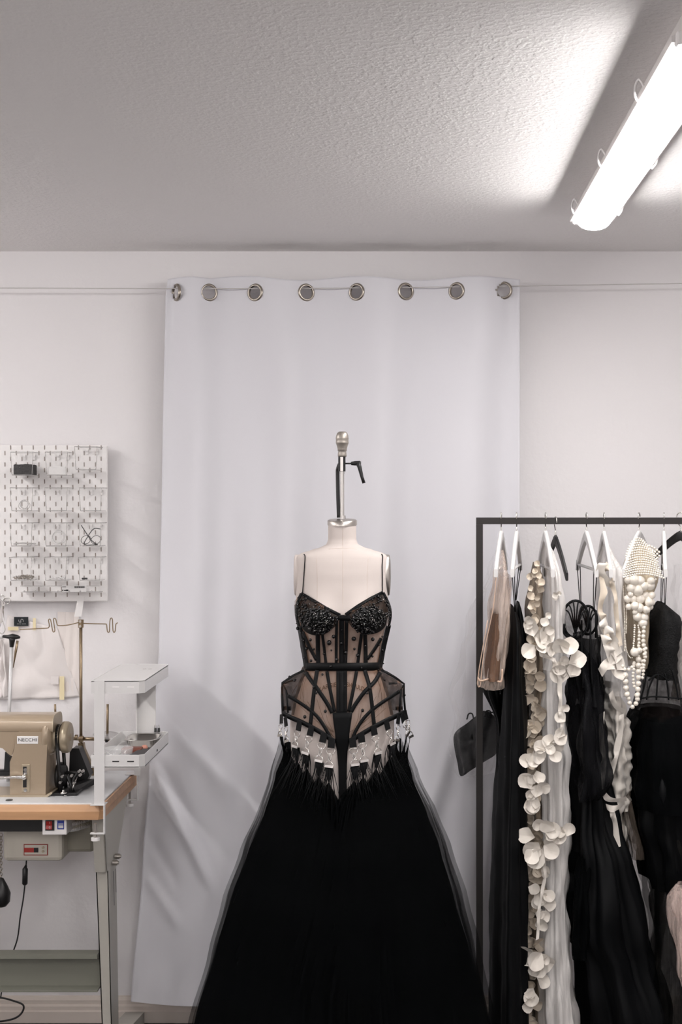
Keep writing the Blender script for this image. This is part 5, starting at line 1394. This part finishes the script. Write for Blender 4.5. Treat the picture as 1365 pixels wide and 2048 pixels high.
# 6 pearl cape
t = thing('pearl_cape', (XR_(1275), YR, ZR(1420)), 'cape of many pearl strings, small pearls on top and large ones below', 'cape')
gtube([(1090, 1272, 1292, .05), (1120, 1252, 1300, .13), (1150, 1250, 1308, .16), (1200, 1249, 1296, .16), (1260, 1252, 1290, .15), (1330, 1254, 1288, .12)], 'cream_lining', net('cape_lining', (206, 190, 165), .8, .12), t, nf=6, amp=.003, seed=2)
pearls = []
def string(pts, r, conv, Y, jit=0):
    q = crom([conv(x, y, Y) for x, y in pts], 10); acc = 0; last = q[0]; pearls.append((last, r))
    for p in q[1:]:
        d_ = (p-last).length
        while d_ >= 2.02*r:
            last = last+(p-last).normalized()*2.02*r; rr_ = r*rnd.uniform(.92, 1.04); pearls.append((last+Vector((rnd.uniform(-jit, jit), rnd.uniform(-jit, jit), rnd.uniform(-jit, jit))), rr_)); d_ = (p-last).length
YPp = YR-.17
pr0 = 4.6/2.8144/SR
for k in range(16):      # arcs of small pearls wrapping the shoulder
    y = 170+k*13.4; hw_ = 26+60*math.sin(min(1, (k+1)/9)*PI/2)+(k-9)*4*(k > 9); cx = 1120+k*2.3
    xl_ = max(1036, cx-max(hw_, (y-150)*.42+26)); string([(xl_, y+8), ((cx+xl_)/2, y-8), (cx, y-12), (cx+hw_*.5, y-4), (cx+hw_, y+12)], pr0*1.3, r1, YR-.06-.0125*k)
for k in range(10):
    a0 = 222+k*19; string([(1165+k*3, a0-25), (1205, a0-10), (1240-k*3, a0+18)], pr0*1.75, r1, YR-.04-.012*k)
for x0_, y0_, x1_, y1_ in ((1035, 430, 1042, 800), (1048, 420, 1050, 700)): string([(x0_, y0_), ((x0_+x1_)/2+3, (y0_+y1_)/2), (x1_, y1_)], pr0*.85, r1, YPp)
string([(1042, 700), (1050, 780), (1070, 828), (1088, 832)], pr0*.9, r1, YPp)
BIGP = [(1095, 395, 34), (1128, 400, 30), (1080, 440, 30), (1115, 450, 36), (1150, 430, 28), (1185, 425, 30), (1130, 500, 30), (1100, 540, 26), (1125, 550, 28), (1160, 480, 24), (1090, 500, 24), (1060, 500, 24), (1065, 545, 20), (1190, 400, 24),
        (1115, 600, 28), (1150, 605, 28), (1145, 635, 28), (1180, 520, 26), (1165, 560, 24), (1195, 480, 22), (1098, 800, 26), (1125, 790, 18), (1060, 395, 22), (1075, 475, 18), (1100, 575, 16), (1175, 500, 24), (1185, 545, 20), (1195, 520, 20)]
for x, y, r in BIGP: pearls.append((r1(x, y, YPp-.01-.012*rnd.random()), r/2.8144/SR*.92))
for pts, r in (([(1098, 650), (1095, 720), (1090, 780)], 6), ([(1118, 650), (1125, 700), (1118, 760)], 5), ([(1150, 660), (1148, 740), (1155, 830)], 12), ([(1125, 690), (1122, 760), (1120, 840)], 9), ([(1030, 880), (1050, 900), (1080, 890), (1105, 850)], 10), ([(1160, 780), (1150, 870), (1125, 900)], 11),
               ([(1045, 930), (1048, 980), (1055, 1040), (1062, 1069)], 17), ([(1120, 840), (1120, 920), (1118, 990), (1108, 1069)], 16), ([(1095, 860), (1090, 940), (1098, 1010)], 9), ([(1140, 850), (1148, 900), (1140, 960)], 9)):
    string(pts, r/2.8144/SR, r1, YPp-.015, .0006)
for pts, r in (([(1058, 20), (1068, 70), (1085, 95), (1100, 90), (1112, 60), (1118, 15)], 13),): string(pts, r/2.8144/SR, r2, YPp-.015, .0004)
pearls.sort(key=lambda p: -p[1])
me_cache = {}
for k, (p, r) in enumerate(pearls[:98]):
    if not me_cache:
        o = MB().ball((0, 0, 0), 1.0, 20).build('pearl', M_pearl); C.objects.unlink(o); me_cache['m'] = o.data; bpy.data.objects.remove(o)
    o = bpy.data.objects.new('pearl', me_cache['m']); C.objects.link(o); o.parent = t; o.location = p-org(t); o.scale = (r, r, r)
b = MB()
for p, r in pearls[98:]: b.ball(p, r, 10)
b.build('small_pearls', M_pearl, t)['kind'] = 'stuff'

# 7 black lace bodice dress
t = thing('black_lace_dress', (XR_(1320), YR, 0), 'black lace bodice dress with open boned waist and layered tulle skirt at the right', 'dress')
for s in (-1, 1):
    e = hpos(6, s); dn = r1(1248 if s > 0 else 1268, 530, YR+s*.08)
    for d_ in (-.004, .004): MB().tube([e+Vector((d_, 0, .004)), dn+Vector((d_*.3, 0, 0))], .0013, 5).build('strap', M_blk, t)
M_lace = mat('black_lace', (20, 20, 21), .85, bump=(260, 1, .004), spec=.3)
gtube([(1204, 1320, 1326, .05), (1213, 1312, 1336, .11), (1225, 1304, 1350, .14), (1240, 1297, 1357, .15), (1280, 1297, 1352, .15), (1320, 1295, 1349, .14), (1350, 1292, 1348, .13)], 'lace_bodice', M_lace, t, nf=7, amp=.003, seed=2, rough=.004, noise_s=40)
b = MB()
for q in ([(1165, 920), (1150, 1000), (1130, 1069)], [(1210, 930), (1180, 1000), (1165, 1069)], [(1270, 920), (1285, 1000), (1290, 1069)], [(1230, 925), (1225, 990), (1220, 1069)], [(1310, 900), (1330, 980), (1345, 1069)], [(1140, 1060), (1200, 1050), (1280, 1055), (1365, 1062)], [(1175, 960), (1230, 925), (1290, 960)]):
    b.tube(crom([r1(x, y, YR-.14) for x, y in q], 5), .0042, 6, flat=.6)
b.build('waist_boning', M_blk, t)
gtube([(1345, 1291, 1349, .13), (1400, 1280, 1362, .14), (1430, 1270, 1372, .15)], 'waist_net', M_mesh, t, nf=7, amp=.004, seed=5)
gtube([(1418, 1275, 1372, .13), (1430, 1262, 1385, .17), (1480, 1257, 1396, .19), (1560, 1252, 1402, .2), (1600, 1256, 1404, .2)], 'skirt_tier', M_tulle, t, nf=13, amp=.007, seed=3, rough=.006)
gtube([(1425, 1280, 1372, .12), (1500, 1266, 1396, .16), (1560, 1262, 1402, .18), (1640, 1268, 1410, .18), (1700, 1285, 1412, .18), (1760, 1290, 1412, .18)], 'skirt_layer', M_gownblk, t, nf=9, amp=.012, seed=7, rough=.008)
gtube([(1560, 1256, 1400, .19), (1640, 1262, 1408, .2), (1700, 1280, 1410, .2), (1800, 1300, 1415, .2), (1900, 1305, 1415, .2), (2160, 1300, 1420, .2)], 'skirt_train', M_tulle2, t, nf=11, amp=.012, seed=9, rough=.01)
gtube([(1620, 1300, 1412, .15), (1700, 1310, 1412, .17), (1800, 1318, 1415, .18), (2000, 1310, 1415, .18), (2160, 1305, 1420, .18)], 'train_lining', net('dark_net', (48, 46, 44), .7, .15), t, nf=9, amp=.01, seed=19, rough=.01)
# 8 blush tulle at the right edge
t = thing('blush_tulle_gown', (XR_(1375), YR-.16, ZR(1990)), 'crumpled blush tulle gown edge poking in low at the right frame edge', 'gown')
gtube([(1768, 1352, 1420, .03), (1790, 1340, 1430, .04), (1850, 1352, 1430, .05), (1900, 1358, 1430, .05), (1940, 1357, 1430, .05), (1975, 1368, 1430, .04)], 'tulle_layer', M_btulle, t, nf=7, amp=.008, seed=3, rough=.009, Yc=YR-.24, noise_s=8)
gtube([(1780, 1350, 1420, .02), (1850, 1358, 1430, .03), (1950, 1366, 1430, .03)], 'tulle_underlayer', M_btulle, t, nf=6, amp=.008, seed=8, rough=.009, Yc=YR-.24)
# 9 clear plastic garment cover at the right edge
t = thing('plastic_garment_cover', (XR_(1365), YR-.02, ZR(1420)), 'clear plastic garment cover hanging beside the black lace bodice at the right edge', 'garment cover')
gtube([(1130, 1350, 1368, .04), (1200, 1347, 1392, .12), (1280, 1346, 1400, .15), (1400, 1347, 1405, .16)], 'film', M_film, t, nf=7, amp=.008, seed=4, rough=.012)
gtube([(1240, 1354, 1400, .10), (1400, 1352, 1400, .12)], 'inner_cloth', net('grey_beige_net', (206, 196, 186), .55, .2), t, nf=5, amp=.006, seed=14, rough=.008)
# 10 black bundle in a plastic bag at the left of the rail
t = thing('plastic_bag', (XR_(960), 4.24, ZR(1553)), 'clear plastic bag hanging behind the left upright of the rail', 'bag')
YBg = 4.24
def gt2(levels, *a, **k): return gtube(levels, *a, Yc=YBg, **k)
gt2([(1075, 1000, 1010, .01), (1140, 975, 1016, .03), (1240, 938, 1006, .045), (1340, 918, 1003, .05), (1420, 908, 1000, .055), (1500, 907, 998, .055), (1540, 914, 996, .05), (1554, 920, 930, .03)], 'film', M_film, t, nf=8, amp=.006, seed=6, rough=.014, noise_s=12)
o = thing('black_bundle', (XR_(955), 4.24, ZR(1553)), 'folded black fabric bundle inside the clear plastic bag behind the left upright', 'fabric')
out = [(78, 265), (100, 225), (150, 190), (200, 150), (262, 118), (300, 140), (325, 170), (330, 250), (325, 350), (250, 405), (180, 450), (118, 485), (100, 410), (85, 340)]
cx = sum(p[0] for p in out)/len(out); cy = sum(p[1] for p in out)/len(out); rows = []
rim_ = crom([(x, y, 0) for x, y in out], 4, True)
for side in (1, -1):
    for i in (range(0, 9) if side == 1 else range(8, -1, -1)):
        s_ = i/8
        row = []
        for q in rim_:
            x, y = cx+(q.x-cx)*s_, cy+(q.y-cy)*s_
            row.append(r2(x, y, YBg-side*(.034*(1-s_**3)+.010*N(x*.03, y*.03, side))))
        rows.append(row)
MB().grid(rows, closed=True).build('folded_cloth', M_gownblk, o)
for x, y in ((175, 140), (250, 130), (275, 125), (296, 135)):
    MB().tube(crom([r2(x-22, y+25, YBg-.02), r2(x-12, y-5, YBg-.025), r2(x+8, y-6, YBg-.02), r2(x+16, y+22, YBg-.015)], 6), .0022, 6).build('ribbon_loop', M_gownblk, o)
EXPO=2.6
# ---------------------------------------------------------------- camera, world, view
cam = bpy.data.cameras.new('camera'); co = bpy.data.objects.new('camera', cam); C.objects.link(co)
cam.sensor_width = 36; cam.sensor_height = 36; cam.lens = 50; cam.sensor_fit = 'AUTO'
cam.shift_x = -(PX0-682.5)/2048; cam.shift_y = (PY0-1024)/2048
co.location = (0, 0, H); co.rotation_euler = (PI/2, 0, 0); cam.clip_start = .05
bpy.context.scene.camera = co
bpy.context.scene.cycles.transparent_max_bounces = 32
w = bpy.data.worlds.new('world'); bpy.context.scene.world = w; w.use_nodes = True
w.node_tree.nodes['Background'].inputs[0].default_value = (.5, .5, .5, 1); w.node_tree.nodes['Background'].inputs[1].default_value = .3
vs_ = bpy.context.scene.view_settings
vs_.view_transform = 'Standard'; vs_.look = 'None'; vs_.gamma = 1; vs_.use_curve_mapping = False; vs_.exposure = EXPO
